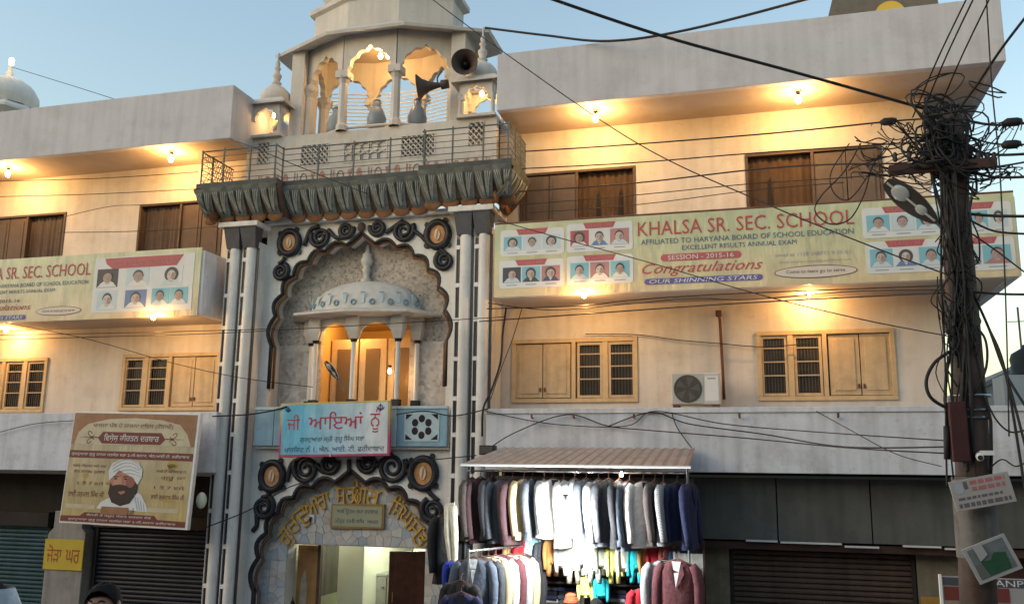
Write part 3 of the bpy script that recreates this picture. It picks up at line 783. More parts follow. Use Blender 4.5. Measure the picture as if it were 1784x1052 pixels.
# metal pots on the sill
for px in (640, 660, 722):
    c_ = P(px, 218, -.1)
for i, (x, y) in enumerate(((P(582,215,-.1).x,-.02),(P(655,215,-.2).x,-.18),(P(724,215,-.1).x,-.02))):
    v = thing('water_vessel', ['blue-grey metal vessel behind the first arch of the rooftop pavilion','blue-grey metal vessel behind the middle arch of the rooftop pavilion','blue-grey metal vessel behind the arch below the loudspeakers'][i], 'vessel', (x,y,10.31), group='vessels in the rooftop pavilion')
    MB().lathe([(0,0),(.12,.02),(.19,.18),(.20,.32),(.13,.50),(.07,.58),(.09,.66),(0,.66)], (0,0,0), 14).build('vessel_body', flatm('vessel', (.20,.24,.28), .35), v, smooth=True, local=True)
    MB().lathe([(0,0),(.09,.02),(.03,.08),(0,.09)], (0,0,.66), 12).build('vessel_lid', 'vessel', v, smooth=True, local=True)

def point(loc, energy, color, r=.04):
    l = bpy.data.lights.new('lamp_light', 'POINT'); l.energy = energy; l.color = color; l.shadow_soft_size = r
    o = bpy.data.objects.new('lamp_light', l); col.objects.link(o); o.location = loc; return o
def bulb(name, label, x, y, z, energy, r=.055, m='bulb', color=WARM, drop=.12, group='lit bulbs on the school front'):
    t = thing(name, label, 'lamp', (x,y,z), group=group)
    MB().lathe([(0,-r*1.15),(r*.6,-r),(r,0),(r*.8,r*.6),(r*.4,r*1.2),(r*.35,r*1.6)], (0,0,0), 12).build('bulb', m, t, smooth=True, local=True)
    MB().lathe([(.02,.05),(.024,drop-.02),(.045,drop-.02),(.045,drop)], (0,0,r*.4), 8).build('holder', 'black_paint', t, local=True)
    l = point((0,0,-r*2.2), energy, color, r); l.parent = t
    return t

# corner kiosks
for sx in (-1, 1):
    kx, ky, kz = AX+sx*2.31, -.12, 10.32
    K = thing('rooftop_kiosk', ['small lit domed kiosk with finial beside the plain parapet of the poster wing','small lit domed kiosk with finial beside the round loudspeakers'][sx > 0], 'kiosk', (kx,ky,kz), group='corner kiosks on the gateway roof')
    hw = .33
    cs = [(-hw,-hw),(hw,-hw),(hw,hw),(-hw,hw)]
    MB().box(-.40,.40,-.40,.40,0,.06).build('plinth', 'chhatri', K, local=True, bevel=.006)
    for x, y in cs: MB().lathe([(.055,0),(.045,.06),(.042,.36),(.06,.42)], (x,y,.06), 8).build('column', 'chhatri', K, local=True, smooth=True)
    for i in range(4): 
        arch_panel(K, 'arch_panel', 'chhatri', cs[i], cs[(i+1)%4], 0, .40, .76, .22, 5, .07, .03, .05).location = (0,0,0)
    mb = MB(); a = [(sx_*.36,sy_*.36,.76) for sx_,sy_ in ((-1,-1),(1,-1),(1,1),(-1,1))]; b = [(x*1.36,y*1.36,.71) for x,y,_ in a]; c_ = [(x*1.36,y*1.36,.75) for x,y,_ in a]; d = [(x*.95,y*.95,.88) for x,y,_ in a]
    for p, q in ((a,b),(b,c_),(c_,d)): mb.add(p+q, [(i,(i+1)%4,(i+1)%4+4,i+4) for i in range(4)])
    mb.build('eave', 'chhatri', K, local=True)
    MB().lathe([(.27,0),(.31,.06),(.32,.16),(.28,.28),(.19,.38),(.09,.44),(.07,.47)], (0,0,.85), 20, rib=.04, ribn=10).build('dome', 'chhatri', K, smooth=True, local=True)
    MB().lathe([(.07,0),(.11,.04),(.06,.1),(.09,.17),(.10,.22),(.05,.28),(.05,.34),(.075,.38),(.04,.43),(.055,.5),(.02,.58),(.012,.75)], (0,0,1.31), 10).build('finial', 'chhatri', K, smooth=True, local=True)
    MB().lathe([(.0,-.05),(.04,-.03),(.05,.02),(.02,.07)], (0,0,.62), 10).build('bulb', 'bulb_small', K, smooth=True, local=True)
    l = point((0,0,.52), 8, WARM, .05); l.parent = K
bulb('pavilion_lamp', 'warm bulb burning in the middle arch of the rooftop pavilion', AX+.12, -.2, 11.98, 30, .05, drop=.4, group=None)
MB().ball((AX,.45,12.30),.05,.05,.06).build('ceiling_bulb', 'bulb_small', CH); point((AX,.45,12.18), 7, WARM, .05)

# loudspeakers
def horn(label, c, yaw, pit, s=1.):
    t = thing('loudspeaker', label, 'loudspeaker', c, (pit,0,yaw), group='horn loudspeakers on the pavilion')
    MB().lathe([(.05,0),(.07,.10),(.10,.22),(.17,.36),(.27,.46),(.285,.47),(.275,.46)], (0,0,0), 20).build('bell', 'horn', t, smooth=True, local=True)
    MB().lathe([(0,.14),(.04,.16),(.05,.30),(.03,.36),(0,.37)], (0,0,0), 12).build('phase_plug', 'horn_in', t, smooth=True, local=True)
    MB().lathe([(0,-.18),(.09,-.18),(.10,-.02),(.05,0)], (0,0,0), 12).build('driver', 'horn', t, smooth=True, local=True)
    MB().tube([(0,0,.05),(0,-.16,.05) if False else (.0,.16,.05),(.0,.30,-.05)], .02).build('bracket', 'iron', t, local=True)
    t.scale = (s,s,s); return t
c_ = P(800,104,-.75); horn('round dark loudspeaker facing the street, upper of the two', (c_.x+.02,c_.y+.42,c_.z), R(12), R(90+8), .92)
c_ = P(752,150,-.60); horn('rusty dark loudspeaker turned sideways below the round one', (c_.x+.18,c_.y,c_.z), R(-78), R(97), .95)

# ------------------------------------------------------------------ balcony kiosk in the upper niche
JH = thing('balcony_kiosk', 'small domed balcony with slim columns, lit yellow inside the upper arch', 'balcony', (AX,-.4,4.6))
plan = [(-1.12,-.16),(-.86,-.48),(0,-.60),(.86,-.48),(1.12,-.16)]
for i, (x, y) in enumerate(plan):
    q = (AX+x, y)
    cl = MB().lathe([(.045,0),(.045,1.14)], (q[0],q[1],4.86), 12).build('column', 'white_paint', JH, smooth=True)
    MB().box(q[0]-.075,q[0]+.075,q[1]-.075,q[1]+.075,4.66,4.87).build('column_base', 'black_paint', cl)
    MB().lathe([(.06,0),(.075,.05),(.06,.08)], (q[0],q[1],5.96), 8).build('column_band', 'black_paint', cl)
    MB().add([(q[0]+a*k,q[1]+b*k,z) for k,z in ((.07,6.02),(.12,6.18),(.12,6.46)) for a,b in ((-1,-1),(1,-1),(1,1),(-1,1))],
             [(0,1,5,4),(1,2,6,5),(2,3,7,6),(3,0,4,7),(4,5,9,8),(5,6,10,9),(6,7,11,10),(7,4,8,11),(3,2,1,0)]).build('column_capital', 'chhatri', cl)
for i in range(4):
    a, b = plan[i], plan[i+1]
    arch_panel(JH, 'arch_panel', 'chhatri', (AX+a[0],a[1]), (AX+b[0],b[1]), 0, 6.04, 6.50, .30, 6, .05, .0, .0)
def jring(k, z, ky=None): return [(AX+x*k, -.10+(y+.10)*(ky or k), z) for x,y in [(-1.16,-.11)]+plan+[(1.16,-.11)]]
mb = MB(); rr_ = [jring(1.0,6.44), jring(1.36,6.47,2.0), jring(1.36,6.51,2.0), jring(1.02,6.62,1.15)]
for a, b in zip(rr_[:-1], rr_[1:]): mb.add(a+b, [(i,i+1,i+8,i+7) for i in range(6)])
mb.build('eave', 'chhatri', JH)
MB().prismz([(x,y) for x,y,_ in jring(1.0,0)], 6.40, 6.435).build('ceiling', 'soffit', JH)
MB().lathe([(1.16,0),(1.13,.14),(1.04,.30),(.86,.46),(.6,.57),(.3,.63),(.12,.65)], (AX,-.10,6.58), 36, PI, 2*PI, sy=.52, rib=.02, ribn=22).build('dome', 'chhatri', JH, smooth=True)
MB().lathe([(.10,0),(.12,.05),(.06,.1),(.07,.2),(.10,.26),(.06,.31),(.11,.37),(.13,.45),(.09,.53),(.10,.57),(.04,.63),(.045,.66),(.012,.78)], (AX,-.16,7.2), 10).build('finial', 'chhatri', JH, smooth=True)
for i in range(9):
    a = PI + PI*(i+.75)/9.5; r_ = 1.15; x, y = AX+r_*math.cos(a), -.10+r_*.52*math.sin(a)
    n = Vector((math.cos(a), math.sin(a)/.52, 0)).normalized(); tx = Vector((-n.y,n.x,0))
    c0 = Vector((x,y,6.72))+n*.015
    MB().tube([c0+tx*.05*math.cos(R(q))+Vector((0,0,.05*math.sin(R(q)))) for q in range(0,361,45)], .014, 5, cap=False).build('painted_ring', 'blue_paint', JH, smooth=True)
    a2 = a + PI/19; x, y = AX+r_*math.cos(a2), -.10+r_*.52*math.sin(a2); n = Vector((math.cos(a2), math.sin(a2)/.52, 0)).normalized(); tx = Vector((-n.y,n.x,0)); c0 = Vector((x,y,6.70))
    MB().add([c0-tx*.03+n*.012,c0+tx*.03+n*.012,c0+tx*.03+n*.0+Vector((0,0,.2)),c0-tx*.03+n*.0+Vector((0,0,.2))], [(0,1,2,3)]).build('painted_bar', 'blue_pale', JH)
    MB().add([c0-tx*.05+n*.004+Vector((0,0,.19)),c0+tx*.05+n*.004+Vector((0,0,.19)),c0+tx*.05+n*-.004+Vector((0,0,.215)),c0-tx*.05+n*-.004+Vector((0,0,.215))], [(0,1,2,3)]).build('painted_cap', 'blue_paint', JH)
# the lit room behind it
mat('room_yellow', (.62,.42,.16), .7, .06, 2)
MB().box(AX-HB-.05,AX-HB,0,1.5,4.5,6.6).box(AX+HB,AX+HB+.05,0,1.5,4.5,6.6).box(AX-HB,AX+HB,1.5,1.55,4.5,6.6).box(AX-HB,AX+HB,0,1.5,6.5,6.55).box(AX-HB,AX+HB,0,1.5,4.45,4.5).build('room', 'room_yellow', JH)
for x in (-.62, .0, .62):
    d = MB().box(AX+x-.29,AX+x+.29,.30,.36,4.5,6.15).build('door_leaf', 'yellow_frame', JH, bevel=.006)
    MB().box(AX+x-.15,AX+x+.15,.285,.30,4.6,5.95).build('door_pane', flatm('smoky_pane', (.17,.10,.035), .25), d)
bulb('niche_lamp', 'small warm bulb between the columns of the balcony kiosk', AX+.62, -.28, 5.42, 9, .04, 'bulb_small', group=None, drop=.1)
MB().ball((AX-.3,-.02,6.40),.035,.035,.05).build('ceiling_bulb', 'bulb_small', JH); point((AX-.3,-.02,6.3), 22, WARM, .04)

# blue parapet panels
BP = thing('balcony_parapet', 'blue painted balcony parapet with flower cut-outs behind the welcome board', 'parapet', (AX,-.7,3.9))
MB().box(AX-1.96,AX+1.96,-.62,-.5,3.95,4.05).build('parapet_base', 'marble', BP)
for i, (x0,x1,m) in enumerate(((-1.96,-1.55,'blue_panel'),(-1.54,-.52,'blue_panel'),(-.51,.51,'blue_pale'),(.52,.98,'blue_pale'),(.99,1.96,'blue_panel'))):
    p = MB().box(AX+x0,AX+x1,-.70,-.62,4.0,4.68).build('panel', m, BP, bevel=.006)
    if x1-x0 > .8:
        c0 = (AX+(x0+x1)/2, 4.35)
        MB().prism(rrect(c0[0]-.34,c0[0]+.34,c0[1]-.26,c0[1]+.26,.03), -.712, -.701).build('panel_field', 'blue_pale', p)
        for k in range(6):
            a = R(60*k+30)
            MB().prism(ell(c0[0]+.15*math.cos(a), c0[1]+.15*math.sin(a), .062, .07, 12), -.7165, -.7125).build('cut_out', 'shop_dark', p)
        for a, b in ((-1,-1),(1,-1),(1,1),(-1,1)):
            q = (c0[0]+a*.31, c0[1]+b*.23)
            MB().prism([q,(q[0]-a*.13,q[1]),(q[0],q[1]-b*.10)][::(1 if a*b > 0 else -1)], -.7165, -.7125).build('cut_out', 'shop_dark', p)
    MB().box(AX+x0,AX+x1,-.72,-.61,4.68,4.73).build('panel_coping', 'blue_pale', p)

# welcome board
def gradient(name, ca, cb, x0, x1, axis=0):
    m = bpy.data.materials.new(name); m.use_nodes = True; MAT[name] = m; t = m.node_tree; b = t.nodes['Principled BSDF']; b.inputs['Roughness'].default_value = .45
    g = t.nodes.new('ShaderNodeNewGeometry'); s = t.nodes.new('ShaderNodeSeparateXYZ'); t.links.new(g.outputs['Position'], s.inputs[0])
    mr = t.nodes.new('ShaderNodeMapRange'); mr.inputs[1].default_value = x0; mr.inputs[2].default_value = x1; t.links.new(s.outputs[axis], mr.inputs[0])
    mx = t.nodes.new('ShaderNodeMix'); mx.data_type = 'RGBA'; mx.inputs[6].default_value = tuple(ca)+(1,); mx.inputs[7].default_value = tuple(cb)+(1,)
    t.links.new(mr.outputs[0], mx.inputs[0]); t.links.new(mx.outputs[2], b.inputs['Base Color'])
    mp = t.nodes.new('ShaderNodeMapping'); mp.inputs['Scale'].default_value = (2.6,2.6,.9); t.links.new(g.outputs['Position'], mp.inputs['Vector'])
    n = t.nodes.new('ShaderNodeTexNoise'); n.inputs['Scale'].default_value = 1.2; n.inputs['Detail'].default_value = 3; t.links.new(mp.outputs[0], n.inputs['Vector'])
    bp = t.nodes.new('ShaderNodeBump'); bp.inputs['Strength'].default_value = .5; bp.inputs['Distance'].default_value = .12; t.links.new(n.outputs['Fac'], bp.inputs['Height']); t.links.new(bp.outputs[0], b.inputs['Normal'])
    n2 = t.nodes.new('ShaderNodeTexNoise'); n2.inputs['Scale'].default_value = 3.; n2.inputs['Detail'].default_value = 9; t.links.new(g.outputs['Position'], n2.inputs['Vector'])
    r2_ = t.nodes.new('ShaderNodeMapRange'); r2_.inputs[1].default_value = .35; r2_.inputs[2].default_value = .7; r2_.inputs[3].default_value = 1.06; r2_.inputs[4].default_value = .86; t.links.new(n2.outputs['Fac'], r2_.inputs[0])
    sc_ = t.nodes.new('ShaderNodeVectorMath'); sc_.operation = 'SCALE'; t.links.new(mx.outputs[2], sc_.inputs[0]); t.links.new(r2_.outputs[0], sc_.inputs['Scale']); t.links.new(sc_.outputs[0], b.inputs['Base Color'])
    return name
SX0, SX1, SZ0, SZ1 = -8.66, -6.43, 3.80, 4.80
WB = thing('welcome_board', 'blue and white signboard with red Punjabi welcome lettering over the entrance', 'signboard', ((SX0+SX1)/2,-.9,SZ0), (0,R(-1.2),0))
cx0 = (SX0+SX1)/2; hw = (SX1-SX0)/2; hh = SZ1-SZ0
gradient('board_print', (.11,.40,.58), (.56,.60,.64), cx0-hw*.6, cx0+hw*.75)
MB().box(-hw,hw,-.03,.03,0,hh).build('board_frame', gradient('board_edge', (.42,.04,.12), (.45,.36,.12), SZ0+.35, SZ0+.75, 2), WB, local=True, bevel=.01)
MB().box(-hw+.045,hw-.045,-.036,-.0305,.045,hh-.035).build('board_face', 'board_print', WB, local=True)
flatm('sign_red', (.40,.035,.06)); flatm('sign_ink', (.035,.06,.12))
text('ਜੀ', -hw+.16,-hw+.42,.50,.78,-.040,'sign_red',WB,local=True,bold=.015); text('ਆਇਆਂ', -hw+.60,-hw+1.70,.50,.82,-.040,'sign_red',WB,local=True,bold=.015); text('ਨੂੰ', -hw+1.84,-hw+2.04,.42,.86,-.040,'sign_red',WB,local=True,bold=.015)
text('ਗੁਰਦੁਆਰਾ ਸ੍ਰੀ ਗੁਰੂ ਿਸੰਘ ਸਭਾ', -.68,.62,.245,.385,-.040,'sign_ink',WB,local=True,bold=.012)
text('ਮਾਰਿਕਟ ਨੰ 1, ਐਨ. ਆਈ. ਟੀ. ਫਰੀਦਾਬਾਦ', -hw+.12,hw-.10,.075,.205,-.040,'sign_ink',WB,local=True,bold=.012)
for x, s in ((hw-.19,.07),(-hw+.17,.05)):                        # small emblem: ring with a blade and two curved swords
    MB().tube([(x+s*.55*math.cos(R(a)),-.04,hh-.12+s*.55*math.sin(R(a))) for a in range(0,361,30)], .007, 4, cap=False).tube([(x,-.04,hh-.12-s),(x,-.04,hh-.12+s)], .008, 4).tube([(x+s*math.cos(R(a)),-.04,hh-.11+s*.95*math.sin(R(a))) for a in range(180,361,20)], .007, 4).build('emblem', 'sign_ink', WB, local=True)
MB().tube([(-.05,-.045,.0),(-.05,-.045,.10)], .008).build('hook', 'white_paint', WB, local=True)

# ------------------------------------------------------------------ entrance hall
EH = thing('entrance_hall', 'pale green lit hallway seen through the open gurdwara doors', 'hallway', (AX,2,0))
MB().box(-9.3,-9.2,.1,6,0,2.9).build('wall', 'green_wall', EH)
MB().box(-5.1,-5.0,.1,6,0,2.9).build('wall', 'green_wall', EH)
MB().box(-9.2,-5.1,5.9,6,0,2.9).build('wall', 'green_wall', EH)
MB().box(-9.2,-5.1,.1,6,2.85,2.95).build('ceiling', 'green_wall', EH)
MB().box(-9.2,-5.1,.1,6,-.02,.03).build('floor', 'pavement', EH)
MB().box(-8.28,-7.72,1.0,3.9,0.03,2.45).build('partition', 'green_wall', EH, bevel=.01)
MB().box(-7.30,-6.60,2.6,3.9,0.03,2.40).build('partition', 'green_wall', EH, bevel=.01)
MB().box(-6.60,-5.1,2.7,2.82,2.05,2.85).build('lintel', 'green_wall', EH)
MB().box(-6.58,-5.6,5.2,5.3,.03,2.2).build('tiled_wall', flatm('pinkish_tile', (.30,.22,.19)), EH)
MB().box(-8.86,-8.84,.6,2.3,1.0,2.2).build('wall_board', 'concrete', EH)
mat('tube_lamp', (1,1,1), .4, emis=6, ecol=(.95,1,.82))
for tx, ty, e_ in ((-7.0,1.5,75),(-5.8,4.2,30),(-8.7,3.4,22),(-8.5,.75,12)):
    MB().tube([(tx-.3,ty,2.80),(tx+.3,ty,2.80)], .02, 8).build('tube_lamp', 'tube_lamp', EH); point((tx,ty,2.70), e_, (1.0,1.0,.88), .12)
LD = thing('entrance_door', 'worn orange-brown door leaf standing open at the entrance', 'door', (DX0,.0,0))
d = MB().box(-8.735,-8.30,.16,.21,.05,2.12).build('leaf', 'door_orange', LD, bevel=.006)
MB().prism([(-8.62,.3),(-8.52,.3),(-8.50,1.35),(-8.56,1.66),(-8.64,1.5),(-8.66,.9)], .153, .159).build('peeling_patch', flatm('peeled', (.36,.29,.22), .8, .3), d)
MB().box(-8.30,-8.24,.14,.24,.05,DZ).build('post', 'dark_wood', LD)
RD = thing('entrance_door', 'dark brown wooden door leaf half open at the entrance', 'door', (DX1,.1,0), (0,0,R(24)))
d = MB().box(-.78,-.01,-.02,.02,.05,2.10).build('leaf', 'door_brown', RD, local=True, bevel=.006)
MB().box(-.66,-.14,-.03,-.021,1.1,1.95).build('leaf_panel', 'door_brown', d, local=True, bevel=.01)
MB().tube([(-.70,-.03,1.2),(-.70,-.07,1.22),(-.70,-.07,1.36),(-.70,-.03,1.38)], .012).build('handle', 'brass', d, local=True)
SC = thing('steel_water_cooler', 'shiny steel water dispenser inside the green hallway', 'water dispenser', (P(655,1020,1.9).x,1.9,0))
MB().box(-.36,.36,-.25,.25,.05,1.42).build('cabinet', 'steel', SC, local=True, bevel=.03)
MB().box(-.38,.38,-.27,.27,1.42,1.47).build('top', 'steel', SC, local=True, bevel=.01)
for x in (-.18,.05,.25): MB().tube([(x,-.25,1.2),(x,-.33,1.2),(x,-.33,1.15)], .014).build('tap', 'steel', SC, local=True)

# ------------------------------------------------------------------ bulbs under the eaves
bulb('wall_lamp', 'lit bulb under the roof eave of the poster wing, beside the gateway', -11.62,-.85,9.88, 66)
bulb('wall_lamp', 'lit bulb under the roof eave at the far edge of the poster wing', -15.8,-.85,9.88, 66)
bulb('wall_lamp', 'lit bulb under the roof eave nearer the loudspeakers', -2.66,-.85,9.90, 66)
bulb('wall_lamp', 'lit bulb under the roof eave nearer the utility pole', .86,-.85,9.90, 66)
bulb('wall_lamp', 'lit bulb hanging below the portrait end of the banner on the poster wing', P(267,553,-1.3).x,-1.3,P(267,553,-1.3).z, 42, .045, drop=.05)
bulb('wall_lamp', 'lit bulb mostly hidden behind the banner at the far edge of the poster wing', -15.75,-.45,6.45, 42, .04, drop=.05)
bulb('wall_lamp', 'lit bulb hanging below the class portraits of the long banner', P(1018,514,-1.3).x,-1.3,P(1018,514,-1.3).z, 42, .045, drop=.06)
bulb('wall_lamp', 'lit bulb tucked behind the long banner near its slogan oval', .90,-.42,6.57, 42, .025, 'bulb_small', drop=.03)
# ------------------------------------------------------------------ school banners
gradient('banner_print', (.60,.48,.29), (.49,.50,.31), 6.7, 7.5, 2)
flatm('banner_red', (.42,.075,.08)); flatm('banner_navy', (.07,.11,.20))
SB = thing('school_banner', 'long yellow-green school banner with class portraits, beside the utility pole', 'banner', (-.3,-1.2,6.6), group='school banners')
YB = -1.205
z_bot = lambda x: 6.60
MB().box(-4.44,3.93,-1.20,-1.172,6.59,7.92).build('banner_sheet', 'banner_print', SB)
MB().tube([(-4.44,-1.19,7.93),(3.93,-1.19,7.93)], .02, 6).build('banner_batten', 'rust', SB)
def bx(px, py): p = P(px,py,YB); return p.x, p.z
def card(par, x0, x1, z0, z1, heads, bgs, title, ytop=None):
    c0 = MB().prism(rrect(x0,x1,z0,z1,.05), YB-.003, YB+.002).build('portrait_card', 'print_white', par)
    tw = (x1-x0)*.50; xm = (x0+x1)/2
    MB().flat([(xm-tw/2+.05,z1-.10),(xm+tw/2-.05,z1-.10),(xm+tw/2,z1+.005),(xm-tw/2,z1+.005)], YB-.006).build('card_heading', 'print_red', par)
    text(title, xm-tw/2+.08, xm+tw/2-.08, z1-.08, z1-.02, YB-.009, 'print_rose', par)
    n = len(bgs); wd = (x1-x0-.10)/n
    for i, (b, sh, h, co) in enumerate(bgs):
        a = x0+.05+i*wd
        pc = portrait(par, a+.012, a+wd-.012, z0+.10, z1-.125, YB-.006, b, sh, h, co)
        MB().flat([(a+.08,z0+.045),(a+wd-.08,z0+.045),(a+wd-.08,z0+.062),(a+.08,z0+.062)], YB-.006).build('name_line', 'print_grey', par)
S = 'print_shirt'
card(SB,-4.33,-3.17,7.32,7.80,3,[('print_teal',S,2,None),('print_pale',S,1,None),('print_pale','print_pale',2,None)],'CLASS - VI')
card(SB,-3.12,-1.97,7.33,7.84,3,[('print_red','print_white',2,None),('print_white','print_blue',1,'print_white'),('print_rose','print_pale',1,None)],'CLASS - VII')
card(SB,-4.34,-3.18,6.74,7.24,3,[('print_dark','print_pale',1,None),('print_teal','print_dark',2,'print_white'),('print_rose','print_navy',2,'print_white')],'Class - VIII')
card(SB,-3.12,-1.97,6.75,7.26,3,[('print_teal','print_pale',1,None),('print_rose','print_white',1,None),('print_teal','print_white',1,None)],'Class - IX')
card(SB,1.72,2.92,7.30,7.80,3,[('print_teal','print_white',1,None),('print_pale','print_pale',1,None),('print_teal',S,2,None)],'CLASS - X')
card(SB,1.74,2.92,6.72,7.24,3,[('print_teal',S,1,None),('print_white','print_blue',2,'print_white'),('print_teal',S,1,None)],'CLASS - XI')
card(SB,2.95,3.88,7.28,7.78,3,[('print_pale',S,2,None),('print_teal',S,1,None),('print_pale',S,2,None)],'CLASS - XII')
card(SB,2.95,3.88,6.70,7.22,2,[('print_pale','print_dark',2,None),('print_teal','print_rose',1,None)],'CLASS - XII')
text('KHALSA SR. SEC. SCHOOL', -1.88,1.60,7.55,7.80,YB-.004,'banner_red',SB,bold=.028)
text('AFFILIATED TO HARYANA BOARD OF SCHOOL EDUCATION', -1.83,1.58,7.395,7.485,YB-.004,'banner_navy',SB,bold=.012)
text('EXCELLENT RESULTS ANNUAL EXAM', -1.14,.70,7.27,7.35,YB-.004,'banner_navy',SB,bold=.012)
MB().flat(rrect(-1.50,-.18,7.09,7.21,.058), YB-.003).build('ribbon', 'print_red', SB)
text('SESSION - 2015-16', -1.38,-.30,7.11,7.19,YB-.006,'print_white',SB,bold=.008)
text('Congratulations', -1.82,.16,6.83,7.06,YB-.004,'banner_red',SB,shear=.45)
MB().flat(rrect(-1.78,.15,6.70,6.80,.05), YB-.003).build('ribbon', 'print_violet', SB)
text('OUR SHINNING STARS', -1.70,.07,6.715,6.785,YB-.006,'print_white',SB,bold=.012,shear=.2)
text('email at 1128 248712 9 35-03', .36,1.52,7.07,7.13,YB-.004,'print_grey',SB)
text('email: khalsaschool@rediffmail.com', .40,1.52,6.95,7.00,YB-.004,'print_grey',SB)
MB().flat(ell(.97,6.80,.64,.105,28), YB-.003).build('slogan_border', 'print_ink', SB); MB().flat(ell(.97,6.80,.625,.093,28), YB-.0045).build('slogan_oval', flatm('cream_oval', (.62,.52,.44)), SB)
text('Come to learn go to serve', .52,1.42,6.765,6.84,YB-.007,'print_ink',SB,shear=.1)

S2 = thing('school_banner', 'yellow-green school banner with a white board of seven portraits, on the poster wing', 'banner', (-14,-1.2,6.5), group='school banners')
gradient('banner_print_b', (.58,.46,.30), (.49,.49,.33), 6.6, 7.4, 2)
MB().box(-19.5,-10.46,-1.20,-1.172,6.48,7.84).build('banner_sheet', 'banner_print_b', S2)
MB().box(-12.93,-10.60,YB-.002,YB+.003,6.60,7.74).build('portrait_board', 'print_white', S2)
MB().flat([(-12.65,7.60),(-12.50,7.50),(-11.0,7.50),(-10.85,7.72),(-12.70,7.72)], YB-.005).build('card_heading', 'print_red', S2)
text('CLASS - X  EXCELLENT RESULT ANNUAL EXAM', -12.50,-10.98,7.55,7.66,YB-.008,'print_rose',S2)
for a in ((-12.85,-12.35,7.12,7.50,'print_dark','print_white'),(-12.15,-11.62,7.12,7.49,'print_pale','print_white'),(-11.35,-10.85,7.10,7.50,'print_white','print_pale'),
          (-12.80,-12.32,6.66,7.05,'print_pale','print_white'),(-12.14,-11.64,6.68,7.04,'print_blue','print_white'),(-11.52,-11.12,6.72,7.05,'print_teal',S),(-11.10,-10.70,6.72,7.05,'print_teal',S)):
    portrait(S2, a[0],a[1],a[2],a[3],YB-.006,a[4],a[5], 1+(a[0] == -11.35))
text('KHALSA SR. SEC. SCHOOL', -16.22,-13.03,7.40,7.66,YB-.004,'banner_red',S2,bold=.026)
text('AFFILIATED TO HARYANA BOARD OF SCHOOL EDUCATION', -16.1,-13.06,7.22,7.30,YB-.004,'banner_navy',S2,bold=.01)
text('EXCELLENT RESULTS ANNUAL EXAM', -15.6,-13.86,7.09,7.16,YB-.004,'banner_navy',S2,bold=.01)
text('SESSION - 2015-16', -16.0,-14.72,6.90,6.97,YB-.004,'print_dark',S2,bold=.012)
text('Congratulations', -16.1,-14.42,6.70,6.86,YB-.004,'banner_red',S2,shear=.4)
MB().flat(rrect(-16.3,-14.52,6.53,6.63,.05), YB-.003).build('ribbon', 'print_violet', S2)
text('OUR SHINNING STARS', -16.2,-14.60,6.545,6.615,YB-.006,'print_white',S2,bold=.01,shear=.2)
MB().flat(ell(-13.72,6.68,.56,.095,28), YB-.003).build('slogan_border', 'print_ink', S2); MB().flat(ell(-13.72,6.68,.545,.083,28), YB-.0045).build('slogan_oval', 'cream_oval', S2)
text('Come to learn go to serve', -14.12,-13.32,6.65,6.71,YB-.007,'print_ink',S2,shear=.1)

# ------------------------------------------------------------------ kirtan poster
PO = thing('poster_board', 'square gold event poster with a white-turbaned man, above the dark shutter', 'poster', (-11.44,-1.55,2.49), (R(-2),R(1.2),0))
hw, hh = 1.40, 2.10; yp = -.034
gradient('poster_gold', (.42,.315,.13), (.38,.33,.24), 2.7, 4.2, 2)
flatm('poster_orange', (.27,.13,.07), .5, .2); flatm('poster_cream', (.46,.40,.28), .5, .15)
MB().box(-hw,hw,-.03,.06,0,hh).build('frame', 'white_paint', PO, local=True, bevel=.006)
MB().box(-hw+.02,hw-.05,yp,-.0305,.03,hh-.03).build('print', 'poster_gold', PO, local=True)
def pl(pts, k, m, name='print_shape', par=PO): return MB().flat(pts, yp-.002*k).build(name, m, par, local=True)
pl([(-hw+.02,hh-.62),(-hw+.02,hh-.03),(hw-.05,hh-.03),(hw-.05,hh-.62)][::-1], 1, 'poster_orange', 'print_corner')
pl([(-hw+.10,hh-.62)]+[(-1.24,1.70),(-1.05,1.86),(-.6,1.96),(0,1.99),(.6,1.96),(1.0,1.88),(1.18,1.70)]+[(hw-.12,hh-.62)], 2, 'poster_cream', 'print_arch')
text('ਖਾਲਸਾ ਪੰਥ ਦੇ ਸਾਜਨਾ ਦਿਵਸ (ਵੈਸਾਖੀ)', -.92,.86,1.78,1.90,yp-.007,'print_maroon',PO,local=True,bold=.01)
pl([(-.78,1.60),(-.68,1.50),(.62,1.50),(.72,1.60),(.62,1.72),(-.68,1.72)], 3, 'print_maroon', 'print_label')
text('ਿਵਸ਼ੇਸ਼ ਕੀਰਤਨ ਦਰਬਾਰ', -.64,.58,1.53,1.69,yp-.009,'print_white',PO,local=True,bold=.02)
for s in (-1,1):
    MB().tube([(-.03+s*(.75+.42*i/15), yp-.004, 1.61) for i in range(16)], [.010*(1-i/17) for i in range(16)], 4).build('print_flourish', 'print_maroon', PO, local=True)
    for dz in (-1,1): MB().tube([(-.03+s*(.93-.09*(1-i/22)*math.cos(i*.42)), yp-.004, 1.61+dz*(.075-.07*(1-i/22)*math.sin(i*.42+.4))) for i in range(16)], .007, 4).build('print_flourish', 'print_maroon', PO, local=True)
pl([(-hw+.02,1.22),(hw-.05,1.22),(hw-.05,1.36),(-hw+.02,1.36)], 1, 'print_maroon', 'print_band')
text('ਗੁਰਦੁਆਰਾ ਗੁਰੂ ਨਾਨਕ ਸਤਸੰਗ ਸਭਾ 2-ਜੀ-ਬਲਾਕ, ਐਨ.ਆਈ.ਟੀ. ਫਰੀਦਾਬਾਦ', -hw+.07,hw-.12,1.25,1.33,yp-.005,'print_white',PO,local=True,bold=.015)
